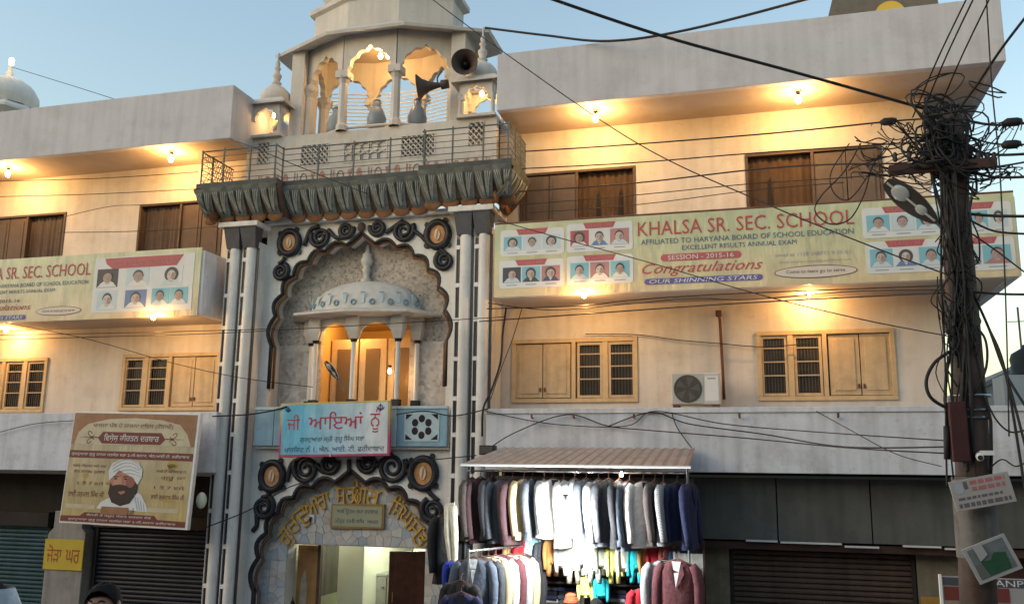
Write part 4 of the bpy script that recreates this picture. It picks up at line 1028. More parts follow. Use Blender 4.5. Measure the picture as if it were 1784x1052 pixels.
# printed portrait
pl([(-.60,.30),(-.52,.42),(-.35,.50),(.2,.62),(.33,.60),(.48,.40),(.52,.28)][::-1], 3, 'print_white', 'print_robe')
pl(ell(-.07,.80,.31,.30,20), 4, 'print_face', 'print_face')
pl([(-.36,.78),(-.30,.72),(-.18,.70),(-.08,.73),(.02,.70),(.12,.78),(.25,.86),(.24,.60),(.12,.42),(-.08,.36),(-.28,.42),(-.38,.58)][::-1], 5, 'print_beard', 'print_beard')
pl([(-.17,.62),(-.02,.64),(-.02,.60),(-.10,.57)], 6, 'print_face', 'print_lips')
pl([(-.40,.82),(-.43,1.0),(-.36,1.14),(-.20,1.21),(.02,1.22),(.20,1.17),(.31,1.04),(.31,.90),(.24,.76),(.10,.90),(-.08,.96),(-.20,1.02),(-.30,.90)][::-1], 6, 'print_white', 'print_turban')
flatm('print_face_lit', (.46,.24,.17)); flatm('print_fold', (.42,.43,.46)); flatm('print_face_dark', (.26,.10,.07))
pl(ell(-.20,.80,.10,.09,12), 6, 'print_face_lit', 'print_cheek'); pl(ell(.08,.80,.10,.10,12), 6, 'print_face_dark', 'print_cheek')
pl([(-.17,.86),(-.13,.86),(-.09,.765),(-.14,.74),(-.20,.755)][::-1], 7, 'print_face_lit', 'print_nose')
pl([(-.28,.735),(-.14,.755),(.02,.735),(.06,.68),(-.08,.70),(-.14,.69),(-.22,.70),(-.32,.67)][::-1], 8, 'print_beard', 'print_moustache')
for x in (-.25,-.03): pl(ell(x,.855,.04,.012,8), 8, 'print_beard', 'print_eye'); pl([(x-.06,.885),(x+.06,.89),(x+.06,.905),(x-.05,.905)], 8, 'print_beard', 'print_brow')
for k in range(7):
    a0 = .30-.085*k; pts_ = [(-.36+.62*i/8+.02*k, .86+a0*.55+.20*math.sin(PI*(i/8*.8+.1))*(1-.09*k)+.0) for i in range(9)]
    MB().tube([(x,yp-.0150,min(1.205,z)) for x,z in pts_ if -.40 < x < .29 and z > .95-.25*max(0,x)], .006, 4).build('print_turban_fold', 'print_fold', PO, local=True) if k < 5 else None
for k in range(4): MB().tube([(.20+.07*k,yp-.008,.58-.05*k),(.26+.06*k,yp-.008,.42-.03*k),(.30+.05*k,yp-.008,.30)], .006, 4).build('print_robe_fold', 'print_fold', PO, local=True)
for k in range(14): x = rnd.uniform(-1.3,1.25); z = rnd.uniform(.3,1.15); pl(ell(x,z,rnd.uniform(.05,.16),rnd.uniform(.03,.09),12), 1, flatm('poster_blot%d' % (k % 3), ((.38,.28,.08),(.28,.20,.08),(.40,.33,.18))[k % 3]), 'print_cloud')
text('ਭਾਈ ਹਰਪਾਲ ਿਸੰਘ ਜੀ', -1.28,-.48,.50,.62,yp-.004,'print_maroon',PO,local=True,bold=.008)
text('ਭਾਈ ਗੁਰਦਾਸ ਿਸੰਘ ਜੀ', .55,1.26,.50,.62,yp-.004,'print_maroon',PO,local=True,bold=.008)
for x0,x1,z0,z1,s in ((-1.26,-.50,1.05,1.11,'ਸਵੇਰੇ ਕੀਰਤਨ ਅਤੇ ਕਥਾ'),(-1.22,-.52,.92,.99,'ਸ਼ਾਮ ਸਮਾਗਮ ਦਰਬਾਰ'),(-1.10,-.52,.72,.79,'1 ਤੋਂ 7 ਵਜੇ'),(.60,1.25,1.0,1.06,'ਸਵੇਰੇ ਕੀਰਤਨ'),(.72,1.24,.86,.93,'ਗੁਰੂ ਕਾ'),(.60,1.24,.70,.77,'1 ਤੋਂ 7 ਵਜੇ')):
    text(s, x0,x1,z0,z1,yp-.004,'print_maroon',PO,local=True)
for x0, x1 in ((-1.30,-.64),(.42,1.18)): pl(rrect(x0,x1,.28,.36,.02), 2, 'poster_cream', 'print_strip')
pl([(-.50,.20),(.10,.20),(.12,.34),(-.48,.34)], 7, 'poster_orange', 'print_label')
pl([(-hw+.02,.04),(hw-.05,.04),(hw-.05,.14),(.75,.15),(.68,.22),(-.85,.22),(-.95,.15),(-hw+.02,.14)], 1, 'print_maroon', 'print_band')
text('ਗੁਰਦੁਆਰਾ ਗੁਰੂ ਨਾਨਕ ਸਤਸੰਗ ਸਭਾ 2-ਜੀ-ਬਲਾਕ ਫਰੀਦਾਬਾਦ', -1.2,1.15,.055,.115,yp-.005,'print_white',PO,local=True)
text('ਬੇਨਤੀ ਹੈ ਸਮੂਹ ਸੰਗਤ ਦਰਸ਼ਨ ਦੇਵੇ', -.8,.62,.145,.20,yp-.005,'print_white',PO,local=True)
text('ਜੀ', .14,.24,.20,.34,yp-.006,'print_maroon',PO,local=True)
g = thing('flood_light', 'small pale flood lamp poking out behind the kirtan poster', 'lamp', (-9.98,-1.3,2.98))
MB().ball((0,0,0),.10,.08,.15).build('lamp_body', flatm('pale_lamp', (.55,.58,.45), .4), g, smooth=True, local=True); MB().tube([(-.05,.05,0),(-.3,.3,.05)], .02).build('bracket', 'iron', g, local=True)

# ------------------------------------------------------------------ shops
def roller(name, label, x0, x1, z1, y, m, pitch=.085, group='roller shutters'):
    t = thing(name, label, 'shutter', ((x0+x1)/2,y,0), group=group)
    prof = [(0,0),(-.022,.012),(-.028,.040),(-.020,.066),(0,.078)]
    vs = []; fs = []
    for q in (x0-(x0+x1)/2, x1-(x0+x1)/2): vs += [(q,b,a_) for b,a_ in prof]
    for i in range(4): fs.append((i,i+5,i+6,i+1))
    fs += [(0,1,2,3,4),(9,8,7,6,5)]
    me = MB().add(vs, fs).mesh('slat', m)
    n = int(z1/pitch)
    for i in range(n):
        o = bpy.data.objects.new('slat', me); col.objects.link(o); o.parent = t; o.location = (0,rnd.uniform(-.003,.003),.05+i*pitch)
    MB().box(x0-.06,x0,y-.06,y+.06,0,z1).box(x1,x1+.06,y-.06,y+.06,0,z1).build('guide_rail', 'shop_dark', t)
    MB().box(x0,x1,y-.03,y+.02,.0,.05).build('bottom_bar', 'shop_dark', t)
    return t
roller('roller_shutter', 'brown ribbed roller shutter under the grey fascia boards', -.50,2.25,2.36,-.05,'brown_shutter')
roller('roller_shutter', 'teal roller shutter beside the pillar with the yellow sign', -17.4,-14.35,2.30,-.1,'teal_shutter')
roller('roller_shutter', 'blue-black roller shutter below the kirtan poster', -13.15,-10.40,2.34,-.05,'black_shutter')
SF = thing('shop_front', 'shop front of weathered grey fascia boards behind the clothes stall', 'shop front', (1,-.3,0))
MB().box(-4.6,5.6,.02,.12,0,3.6).build('back_wall', 'shop_dark', SF)
for a, b in ((-1.12,.22),(.24,1.66),(1.68,3.10),(3.12,5.4)): MB().box(a,b,-.45,-.42,2.52,3.52).build('fascia_board', 'grey_panel', SF, bevel=.004)
MB().box(-1.16,5.5,-.47,-.40,3.522,3.56).build('fascia_batten', flatm('pale_green', (.20,.24,.21)), SF)
for a, b, z in ((-.28,.22,2.50),(.26,1.2,2.49),(1.24,1.75,2.455),(2.1,2.65,2.49),(2.7,3.1,2.47)): MB().box(a,b,-.50,-.452,z,z+.028).build('light_strip', flatm('strip_white', (.55,.55,.54)), SF)
MB().box(-1.14,5.5,-.40,.0,2.37,2.49).build('beam', 'beam_brown', SF, bevel=.01)
MB().box(-1.14,-.57,-.12,.1,0,2.36).build('pier', 'beige_dirty', SF); MB().box(2.33,2.95,-.12,.1,0,2.36).build('pier', 'beige_dirty', SF)
MB().box(-1.0,-.66,-.15,-.121,.7,1.45).build('meter_box', 'beige_dirty', SF, bevel=.01)
MB().box(2.36,2.95,-.14,-.121,.6,1.72).build('pier_paint', 'mustard', SF)
MB().box(3.0,5.5,-.06,.0,0,2.36).build('side_shutter', 'beam_brown', SF)
LS = thing('shop_front', 'dim shop front with dark lintel and grey pillar below the poster wing', 'shop front', (-13.5,0,0))
MB().box(-22,-10.1,.02,.12,0,3.5).build('back_wall', 'shop_dark', LS)
MB().box(-22,-14.3,-.25,0,2.33,2.62).build('lintel', 'shop_dark', LS); MB().box(-13.2,-10.2,-.22,0,2.36,2.60).build('lintel', 'beam_brown', LS)
MB().prism([(-14.22,0),(-13.30,0),(-13.30,2.24),(-13.40,2.32),(-13.40,2.66),(-14.10,2.66),(-14.10,2.32),(-14.22,2.20)], -.30, .0).build('pillar', 'concrete', LS, bevel=.015)
SG = thing('yellow_sign', 'yellow board with red Punjabi words on the grey shop pillar', 'sign', (-13.76,-.31,1.5))
MB().box(-14.235,-13.285,-.335,-.305,1.50,2.10).build('board', flatm('sign_yellow', (.50,.36,.04)), SG, bevel=.003)
flatm('sign_red2', (.33,.05,.03)); text('ਜੋੜਾ', -14.16,-13.80,1.64,2.0,-.338,'sign_red2',SG,bold=.03); text('ਘਰ', -13.70,-13.36,1.64,1.90,-.338,'sign_red2',SG,bold=.03)

# air conditioner
AC = thing('air_conditioner', 'white outdoor air conditioner unit on the ledge between the windows', 'air conditioner', (-1.02,-.45,4.66))
MB().box(-.41,.41,-.16,.16,.06,.60).build('casing', flatm('ac_case', (.50,.49,.47)), AC, local=True, bevel=.02)
MB().box(-.385,.135,-.168,-.161,.075,.585).build('fan_panel', flatm('ac_grey', (.40,.39,.37)), AC, local=True, bevel=.006); MB().prism(ell(-.125,.33,.238,.238,28), -.175, -.169).build('fan_opening', 'dark_grille', AC, local=True)
for k in range(1,8): MB().tube([(-.125+.033*k*math.cos(R(a)),-.18,.33+.033*k*math.sin(R(a))) for a in range(0,361,20)], .004, 4, cap=False).build('fan_guard', flatm('guard', (.12,.11,.10)), AC, local=True)
for k in range(5): MB().prism([(-.125+.03*math.cos(R(72*k)),.33+.03*math.sin(R(72*k))),(-.125+.2*math.cos(R(72*k-12)),.33+.2*math.sin(R(72*k-12))),(-.125+.2*math.cos(R(72*k+24)),.33+.2*math.sin(R(72*k+24)))], -.177,-.1755).build('fan_blade', 'guard', AC, local=True)
MB().box(.16,.38,-.165,-.161,.12,.54).build('service_cover', 'white_paint', AC, local=True, bevel=.003)
MB().box(.20,.34,-.168,-.1655,.49,.515).build('maker_plate', 'print_grey', AC, local=True)
for x in (-.33,.33): MB().box(x-.05,x+.05,-.18,.18,0,.06).build('foot', 'rust', AC, local=True)
DP = thing('drain_pipe', 'rusty pipe running down the wall to the air conditioner', 'pipe', (-.60,-.05,4.8))
MB().tube([(-.62,.0,6.37),(-.62,-.06,6.36),(-.60,-.06,6.25),(-.58,-.06,5.4),(-.57,-.06,4.85)], .026, 8).build('pipe', 'rust', DP, smooth=True); MB().box(-.67,-.57,-.09,-.001,6.32,6.42).build('pipe_collar', 'rust', DP)
WS = thing('wall_box', 'dark speaker box fixed beside the awning at the gateway pillar', 'speaker box', (-4.5,-1.2,3.85))
MB().box(-.13,.13,-.10,.10,0,.16).build('box', 'black_paint', WS, local=True, bevel=.01); MB().box(-.11,.11,-.106,-.101,.02,.14).build('front_mesh', 'dark_grille', WS, local=True)

# far things
FD = thing('far_dome', 'pale dome of a shrine rising beyond the poster wing roof', 'dome', (-27.8,10,0))
MB().lathe([(1.0,0),(1.12,.25),(1.10,.5),(.9,.85),(.55,1.1),(.18,1.27),(.10,1.35),(.14,1.45),(.06,1.55),(.08,1.65),(.015,1.95)], (P(14,150,10).x,10,P(14,188,10).z), 28, rib=.03, ribn=14).build('dome', 'far_dome', FD, smooth=True)
MB().lathe([(.95,0),(.95,16.5),(1.35,16.75),(1.35,16.85),(1.0,17.1)], (P(14,150,10).x,10,0), 8).build('tower', 'far_dome', FD)
c_ = P(20,108,9.5); MB().ball((c_.x,9.5,c_.z),.10,.10,.16).build('lamp', 'bulb_small', FD)
RT = thing('roof_room', 'dark rooftop room with a yellow arched window above the roof parapet', 'roof room', (2.5,3,11.2))
a, b = P(1415,25,3), P(1650,-10,3)
MB().add([(a.x-.3,3,11.0),(4.2,3,11.0),(4.2,6,11.0),(a.x-.3,6,11.0),(a.x+.55,3,14.2),(3.9,3,14.2),(3.9,6,14.2),(a.x+.55,6,14.2)],[(0,1,5,4),(1,2,6,5),(2,3,7,6),(3,0,4,7),(4,5,6,7)]).build('room_wall', flatm('roof_brown', (.14,.125,.11), .9, .15), RT)
c_ = P(1550,17,2.98)
MB().prism(ell(c_.x,c_.z-.12,.30,.30,14,0,180), 2.95, 2.99).build('arched_window', flatm('yellow_window', (.62,.42,.06)), RT)
FB = thing('far_house', 'grey gabled roof of a low house beyond the pole', 'house', (9,14,0))
a = P(1690,690,14); b = P(1830,615,14)
MB().prism([(a.x,0),(b.x+8,0),(b.x+8,a.z),(b.x,b.z),(a.x,a.z)], 14, 22).build('gable_wall', 'far_wall', FB)
MB().prism([(a.x-.2,a.z-.05),(b.x,b.z-.05),(b.x,b.z+.1),(a.x-.2,a.z+.1)], 13.8, 22.2).build('roof', 'far_roof', FB)
WT = thing('water_tank', 'black plastic water tank on a roof beyond the pole', 'water tank', (b.x,12,0))
a = P(1778,650,12); 
MB().lathe([(0,0),(.55,.0),(.55,.1),(.52,.12),(.55,.3),(.52,.32),(.55,.5),(.5,.65),(.25,.8),(.2,.9),(0,.9)], (a.x+.3,12,a.z-.1), 18).build('tank', 'tank', WT, smooth=True)
MB().box(a.x-.6,a.x+1.2,11.4,12.6,0,a.z-.1).build('stand', 'far_wall', WT)
a = P(1775,560,13); PPL = thing('roof_mast', 'thin antenna mast standing over the far roof', 'mast', (a.x,13,0))
MB().tube([(a.x,13,5),(a.x,13,P(1772,535,13).z)], .03, 6).build('mast', 'iron', PPL); MB().tube([(a.x-.3,13,a.z),(a.x+.3,13,a.z)], .015, 5).build('arm', 'iron', PPL)
# ------------------------------------------------------------------ clothes stall
ST = thing('clothes_stall', 'clothes stall with a striped awning beside the gateway', 'stall', (-2.8,-2,0))
xa, xb = -4.52, -1.02
n = 42
mA = MB(); mBt = MB()
def awn(x, t, k): return (x + (.0 if t else .30*(1-(x-xa)/(xb-xa))), -1.12-1.38*t, 3.98-.30*t + .012*math.cos(k*PI))
for k in range(n):
    x0, x1 = xa+(xb-xa)*k/n, xa+(xb-xa)*(k+1)/n
    q = [awn(x0,0,k),awn(x1,0,k+1),awn(x1,1,k+1),awn(x0,1,k)]
    MB().add(q+[(a,b,c-.012) for a,b,c in q], [(0,1,2,3),(7,6,5,4),(3,2,6,7),(0,4,5,1),(0,3,7,4),(1,5,6,2)]).build('awning_strip', 'tin_awning_a' if k % 2 else 'tin_awning_b', ST)
MB().tube([(xa-.03,-2.5,3.67),(xb+.03,-2.5,3.67)], .022, 6).build('awning_rail', 'white_paint', ST)
for x in (xa+.05, xb-.03): MB().tube([(x,-2.42,0),(x,-2.42,3.66)], .02, 6).build('stall_post', 'iron', ST)
MB().tube([(xa,-2.32,3.58),(xb,-2.32,3.58)], .014, 6).build('hanging_rail', 'steel', ST)
MB().tube([(xa+.4,-2.1,2.62),(xb-.2,-2.1,2.62)], .012, 6).build('hanging_rail', 'steel', ST)
MB().box(-4.4,-1.05,-1.05,-1.02,0,3.5).build('back_cloth', flatm('back_cloth', (.05,.05,.055), .9, .2), ST)
for z in (1.2,1.53,1.86): MB().box(-3.75,-1.75,-1.75,-1.10,z,z+.02).build('shelf', 'dark_wood', ST)
for x in (-3.75,-2.75,-1.75): MB().box(x-.02,x+.02,-1.76,-1.72,0,2.15).build('shelf_post', 'white_paint', ST)

def jacket_meshes(key, m, wd=.46, dp=.17, L_=.95, lining=None):
    body = MB(); rows = [(0,.10,.05),(-.03,.30,.6),(-.07,.44,.8),(-.14,.50,.95),(-.30,.47,1.0),(-.52,.45,.95),(-.75,.48,1.0),(-L_,.50,1.05)]
    n = 14; vs = []; fs = []
    for z, wq, dq in rows:
        for i in range(n):
            a = 2*PI*i/n; c, s = math.cos(a), math.sin(a)
            fold = 1 + .10*math.sin(5*a+z*6+len(key[0]))*min(1,-z*2)
            vs.append((wq/ .50*wd/2*math.copysign(abs(c)**.7,c)*fold, dp/2*dq*math.copysign(abs(s)**.8,s)*fold, z))
    for j in range(len(rows)-1):
        for i in range(n): fs.append((j*n+i,(j+1)*n+i,(j+1)*n+(i+1)%n,j*n+(i+1)%n))
    body.add(vs, fs)
    out = {'body': body.mesh('body', m, True)}
    for s in (-1,1):
        pts = [(s*wd*.40,0,-.06),(s*wd*.53,0,-.14),(s*wd*.60,-.01,-.32),(s*wd*.61,-.03,-.52),(s*wd*.58,-.05,-.72),(s*wd*.56,-.07,-.88)]
        out['sleeve%d' % s] = MB().tube(pts, [.06,.075,.07,.064,.058,.054], 9).mesh('sleeve', m, True)
    out['lapel'] = MB().add([(-.07,-dp*.42,-.02),(0,-dp*.62,-.34),(.0,-dp*.64,-.36),(-.11,-dp*.56,-.16)], [(0,3,2,1)]).add([(.07,-dp*.42,-.02),(0,-dp*.62,-.34),(.0,-dp*.64,-.36),(.11,-dp*.56,-.16)], [(0,1,2,3)]).mesh('lapel', m)
    out['shirt'] = MB().add([(-.06,-dp*.36,-.01),(.06,-dp*.36,-.01),(0,-dp*.60,-.33)], [(0,2,1)]).mesh('shirt_front', lining or 'black_paint')
    return out
HANG = MB().tube([(-.19,0,-.05),(0,0,.02),(.19,0,-.05)], .012, 5).tube([(0,0,.02),(0,0,.08),(.02,0,.11),(.03,0,.09)], .006, 5).mesh('hanger', 'rust')
JC = {}
def cloth(name, c, **k):
    if name not in MAT: mat(name, c, .9, .18, 14, streak=.25, bump=.7, bscale=16, **k)
    return name
def check(name, ca, cb, s):
    m = bpy.data.materials.new(name); m.use_nodes = True; MAT[name] = m; t = m.node_tree; b = t.nodes['Principled BSDF']; b.inputs['Roughness'].default_value = .9
    g = t.nodes.new('ShaderNodeTexCoord'); k = t.nodes.new('ShaderNodeTexBrick'); k.offset = 0
    k.inputs['Color1'].default_value = tuple(ca)+(1,); k.inputs['Color2'].default_value = tuple(ca)+(1,); k.inputs['Mortar'].default_value = tuple(cb)+(1,)
    k.inputs['Scale'].default_value = s; k.inputs['Mortar Size'].default_value = .05; k.inputs['Brick Width'].default_value = .4; k.inputs['Row Height'].default_value = .4
    mp = t.nodes.new('ShaderNodeMapping'); mp.inputs['Rotation'].default_value = (R(90),0,R(25)); t.links.new(g.outputs['Object'], mp.inputs['Vector'])
    t.links.new(mp.outputs[0], k.inputs['Vector']); t.links.new(k.outputs[0], b.inputs['Base Color']); return name
def jacket(label, m, x, y, z, yaw, s=1., L_=.95, group='jackets on the stall rail', lining=None, cat='jacket', name='hanging_jacket'):
    k = (m, L_, lining)
    if k not in JC: JC[k] = jacket_meshes(k, m, L_=L_, lining=lining)
    t = thing(name, label, cat, (x,y,z), (0,0,yaw), group); t.scale = (s,s,s); d = JC[k]
    for nm, key in (('body','body'),('sleeve','sleeve-1'),('sleeve','sleeve1'),('lapel','lapel'),('shirt_front','shirt')): link(nm, d[key], t, True)
    link('hanger', HANG, t, True)
    return t
cloth('j_brown', (.075,.06,.055)); cloth('j_maroon', (.06,.03,.032)); cloth('j_char', (.05,.052,.058)); cloth('j_slate', (.09,.10,.115)); cloth('j_grey', (.30,.30,.30)); cloth('j_pale', (.50,.49,.46))
cloth('j_black', (.02,.02,.022)); cloth('j_steel', (.085,.10,.13)); cloth('j_navy', (.018,.022,.06)); cloth('j_white', (.58,.55,.52)); cloth('j_wine', (.10,.032,.036)); cloth('j_teal', (.05,.07,.08))
check('j_check', (.55,.46,.26), (.20,.13,.06), 28); check('j_plaid', (.10,.10,.11), (.35,.35,.34), 26)
ORD = ['first','second','third','fourth','fifth','sixth','seventh','eighth','ninth','tenth','eleventh','twelfth','thirteenth','fourteenth','fifteenth','sixteenth','seventeenth','eighteenth']
row = [('j_brown','dark brown'),('j_maroon','dark maroon'),('j_char','charcoal'),('j_slate','slate grey'),('j_maroon','dark plum'),('j_check','yellow checked'),('j_slate','blue-grey'),('j_grey','light grey'),('j_pale','pale grey'),('j_white','white'),('j_plaid','dark plaid'),('j_slate','slate'),
       ('j_grey','grey'),('j_char','charcoal'),('j_black','black'),('j_steel','steel blue'),('j_white','cream white'),('j_brown','brown'),('j_plaid','black and white checked'),('j_navy','navy'),('j_navy','navy blue')]
ORD += ['nineteenth','twentieth','last']
nr = len(row)
for i, (m, cn) in enumerate(row):
    x = -4.42+3.36*i/(nr-1)
    jacket('%s jacket on the top rail of the stall, %s from the gateway' % (cn, ORD[i]), m, x+rnd.uniform(-.03,.03), -2.32+rnd.uniform(-.04,.04), 3.46+rnd.uniform(-.02,.02), R(60+rnd.uniform(-26,22)), rnd.uniform(.90,1.06), rnd.choice((.86,.95,.95,1.02)), 'jackets on the top rail of the stall')
# small children's clothes on the inner rail
def small(label, m, x, z, y=-1.75, s=.62, kind=0, yaw=20):
    t = thing('small_garment', label, 'clothes', (x,y,z), (0,0,R(yaw)), "children's clothes on the inner rail"); t.scale = (s,s,s)
    k = (m, 'kid', kind)
    if k not in JC:
        d = jacket_meshes(k, m, wd=.42, dp=.16, L_=.62)
        d['leg'] = [MB().tube([(q*.10,0,-.55),(q*.11,0,-.8),(q*.12,0,-1.08)], [.10,.085,.07], 8).mesh('trouser_leg', m, True) for q in (-1,1)]
        JC[k] = d
    d = JC[k]
    link('body', d['body'], t, True)
    for key in ('sleeve-1','sleeve1'): link('sleeve', d[key], t, True)
    if kind:
        for q in d['leg']: link('trouser_leg', q, t, True)
    link('hanger', HANG, t, True)
cols = [('k_maroon',(.16,.03,.03),'maroon'),('k_gold',(.40,.26,.10),'gold'),('k_red',(.42,.02,.03),'bright red'),('k_aqua',(.25,.52,.56),'pale aqua'),('k_dark',(.04,.04,.045),'black'),('k_orange',(.36,.17,.05),'rust orange'),('k_white',(.62,.62,.60),'white'),('k_cream',(.60,.56,.44),'cream'),
        ('k_white',(.62,.62,.60),'ivory'),('k_white',(.62,.62,.60),'off-white'),('k_olive',(.20,.21,.16),'olive'),('k_yellow',(.58,.56,.16),'lemon yellow'),('k_cream',(.60,.56,.44),'pale cream'),('k_cyan',(.02,.42,.45),'turquoise'),('k_orange',(.36,.17,.05),'orange'),('k_red',(.42,.02,.03),'red'),('k_coral',(.50,.12,.11),'coral red'),('k_blue',(.03,.08,.16),'dark blue')]
for k, c, _ in cols: cloth(k, c)
for i, (k, c, nm) in enumerate(cols):
    small("%s child's outfit on the inner rail of the stall, %s from the gateway" % (nm, ORD[i]), k, -3.95+2.72*i/(len(cols)-1), 2.54+rnd.uniform(-.05,.03), -2.1+rnd.uniform(-.05,.05), rnd.uniform(.48,.58), i % 2, rnd.uniform(10,60))
small("yellow child's vest hung low at the middle of the stall", 'k_yellow', -2.66, 2.02, -2.0, .42, 0, 10)
small("turquoise child's vest hung low at the middle of the stall", 'k_cyan', -2.42, 2.0, -2.0, .40, 0, 25)
# folded clothes on the shelves
FM = {}
def fold_mesh(m):
    if m not in FM:
        vs = []; fs = []; nx_, nz_ = 6, 5
        mb = MB(); pr = [(-.12,0),(-.125,.03),(-.11,.055),(.11,.05),(.125,.025),(.12,0)]
        mb.prism([(a*1.05,b) for a,b in pr], -.15, .15)
        FM[m] = mb.mesh('folded_garment', m)
    return FM[m]
fm = ['j_char','j_black','j_teal','j_slate','j_grey','j_brown','j_navy']
flab = {'j_char':'charcoal','j_black':'black','j_teal':'dark teal','j_slate':'slate grey','j_grey':'light grey','j_brown':'brown','j_navy':'navy'}
for lev, z in enumerate((1.22,1.55,1.88)):
    for i in range(7):
        for k in range(4 if lev < 2 else 3):
            m = fm[(i*3+k*2+lev) % 7]
            o = link('folded_garment', fold_mesh(m)); o.location = (-3.60+i*.28+rnd.uniform(-.02,.02), -1.48+rnd.uniform(-.05,.05), z+k*.062); o.rotation_euler = (0,0,rnd.uniform(-.12,.12))
            tag(o, 'folded %s garment, %s from the bottom, %s stack from the gateway, %s stall shelf' % (flab[m], ORD[k], ORD[i], ('lower','middle','upper')[lev]), 'clothes', 'folded clothes on the stall shelves')
# rack with jackets seen from the end
RK = thing('garment_rack', 'chrome garment rack loaded with jackets at the gateway end of the stall', 'rack', (-4.0,-2.75,0))
MB().tube([(-4.18,-3.15,2.42),(-3.55,-2.05,2.46)], .02, 8).build('rail', 'steel', RK); 
for p in ((-4.18,-3.15),(-3.55,-2.05)):
    MB().tube([(p[0],p[1],.05),(p[0],p[1],2.46)], .018, 8).build('upright', 'steel', RK); MB().box(p[0]-.3,p[0]+.3,p[1]-.02,p[1]+.02,.0,.05).build('foot', 'steel', RK)
for i, (m, cn) in enumerate((('j_steel','blue-grey'),('j_char','charcoal'),('j_check','checked yellow'),('j_white','cream'),('j_wine','dusty red'),('j_grey','grey'),('j_check','fawn checked'),('j_black','black'))):
    t = (i+.3)/8
    jacket('%s jacket on the chrome rack, %s from the front' % (cn, ORD[i]), m, -4.15+.60*t, -3.08+1.0*t, 2.32, R(14+rnd.uniform(-6,6)), 1.08, 1.0, 'jackets on the chrome rack', 'k_white' if i == 0 else None)
jacket('midnight blue jacket hung lowest at the front of the gateway end of the stall', 'j_navy', -4.16, -3.5, 1.88, R(8), 1.0, .95, 'loose hanging jackets')
jacket('dark grey jacket hung below the blue-grey one at the gateway end', 'j_black', -4.22, -3.35, 2.02, R(-4), 1.0, .95, 'loose hanging jackets')
jacket('wine red jacket with pale lining hung at the shutter end of the stall', 'j_wine', -1.20, -2.62, 2.36, R(-12), 1.12, 1.0, 'loose hanging jackets', 'k_white')
jacket('pale grey jacket behind the wine red one', 'j_grey', -1.42, -2.42, 2.34, R(24), 1.05, 1.0, 'loose hanging jackets')
jacket('crimson jacket hung low near the shutter end of the stall', 'k_red', -1.72, -2.3, 1.92, R(20), .85, .9, 'loose hanging jackets')
jacket('black coat hanging against the gateway pillar', 'j_black', -4.72, -2.5, 2.92, R(35), 1.0, 1.05, 'loose hanging jackets')
jacket('royal blue garment hanging below the black coat at the pillar', cloth('j_royal',(.02,.04,.26)), -4.55, -2.72, 2.26, R(70), .75, .95, 'loose hanging jackets')
TR = thing('hanging_trousers', 'cream trousers hanging at the corner of the stall by the pillar', 'trousers', (-4.62,-2.75,3.05))
for q in (-.03,.04): MB().tube([(q,0,0),(q*1.6+.02,0,-.4),(q+.06,0,-.8),(q+.12,0,-1.02)], [.07,.06,.045,.05], 8).build('trouser_leg', 'k_cream', TR, smooth=True, local=True)
MB().tube([(-.07,0,.0),(.07,0,.02)], .03, 8).build('waistband', 'k_cream', TR, local=True)
PB = thing('display_board', 'pale board standing behind the wine red jacket', 'board', (-1.05,-2.2,0))
MB().box(-.22,.18,0,.03,0.02,2.42).build('panel', 'j_pale', PB, local=True); MB().box(.18,.21,-.01,.04,.0,2.6).build('edge_post', 'beam_brown', PB, local=True); MB().box(-.25,-.22,-.01,.04,.0,2.44).build('edge_post', 'white_paint', PB, local=True)
# the glaring work lamp
SL = bulb('stall_lamp', 'glaring white lamp hanging among the jackets of the stall', P(985,898,-3.0).x,-3.0,P(985,898,-3.0).z, 170, .13, 'bulb_white', (.92,.97,1.0), .25, None)
for x, l_ in ((-2.02,'small lit bulb on the awning rail toward the shutter end'),):
    bulb('stall_lamp', l_, x,-2.45,3.55, 3, .03, 'bulb_small', (1,.95,.85), .06, None)

# ------------------------------------------------------------------ street lamps
def aim(x, down):          # local x along the head, local -z out of its mouth
    x = Vector(x).normalized(); z = -Vector(down); z = (z - x*z.dot(x)).normalized(); y = z.cross(x)
    return Matrix((x,y,z)).transposed().to_euler()
def street_head(label, c, rot, s, arm, cat='street lamp'):
    t = thing('street_lamp', label, cat, c, rot, 'street lamp heads'); t.scale = (s,s,s)
    # long shell along local x, opening downwards (-z)
    prof = []
    sh = MB(); n, m_ = 14, 10; vs = []; fs = []
    for j in range(n+1):
        t_ = j/n; x = -.42+.84*t_; wq = .17*math.sin(PI*min(1,(t_*.93+.05)))**.55*(1-.25*t_); hq = .13*math.sin(PI*(t_*.9+.07))**.6
        for i in range(m_+1):
            a = PI*i/m_; vs.append((x, wq*math.cos(a), hq*math.sin(a)))
    for j in range(n):
        for i in range(m_): fs.append((j*(m_+1)+i,(j+1)*(m_+1)+i,(j+1)*(m_+1)+i+1,j*(m_+1)+i+1))
    sh.add(vs, fs).build('shell', 'lamp_body', t, smooth=True, local=True)
    pts = []
    for j in range(n+1):
        t_ = j/n; pts.append((-.42+.84*t_, .155*math.sin(PI*min(1,(t_*.93+.05)))**.55*(1-.25*t_)))
    MB().add([(x,q,-.005) for x,q in pts]+[(x,-q,-.005) for x,q in pts[::-1]], [tuple(range(2*len(pts)))]).build('reflector', 'lamp_in', t, local=True)
    MB().ball((-.18,0,-.01),.13,.10,.035).build('lens', 'lens', t, smooth=True, local=True)
    MB().ball((.16,0,-.01),.09,.06,.03).build('lens', 'lens', t, smooth=True, local=True)
    MB().box(-.40,.38,-.012,.012,-.03,-.008).build('catch', 'lamp_body', t, local=True)
    MB().tube(arm, .03, 8).build('arm', 'iron', t, local=True)
    return t
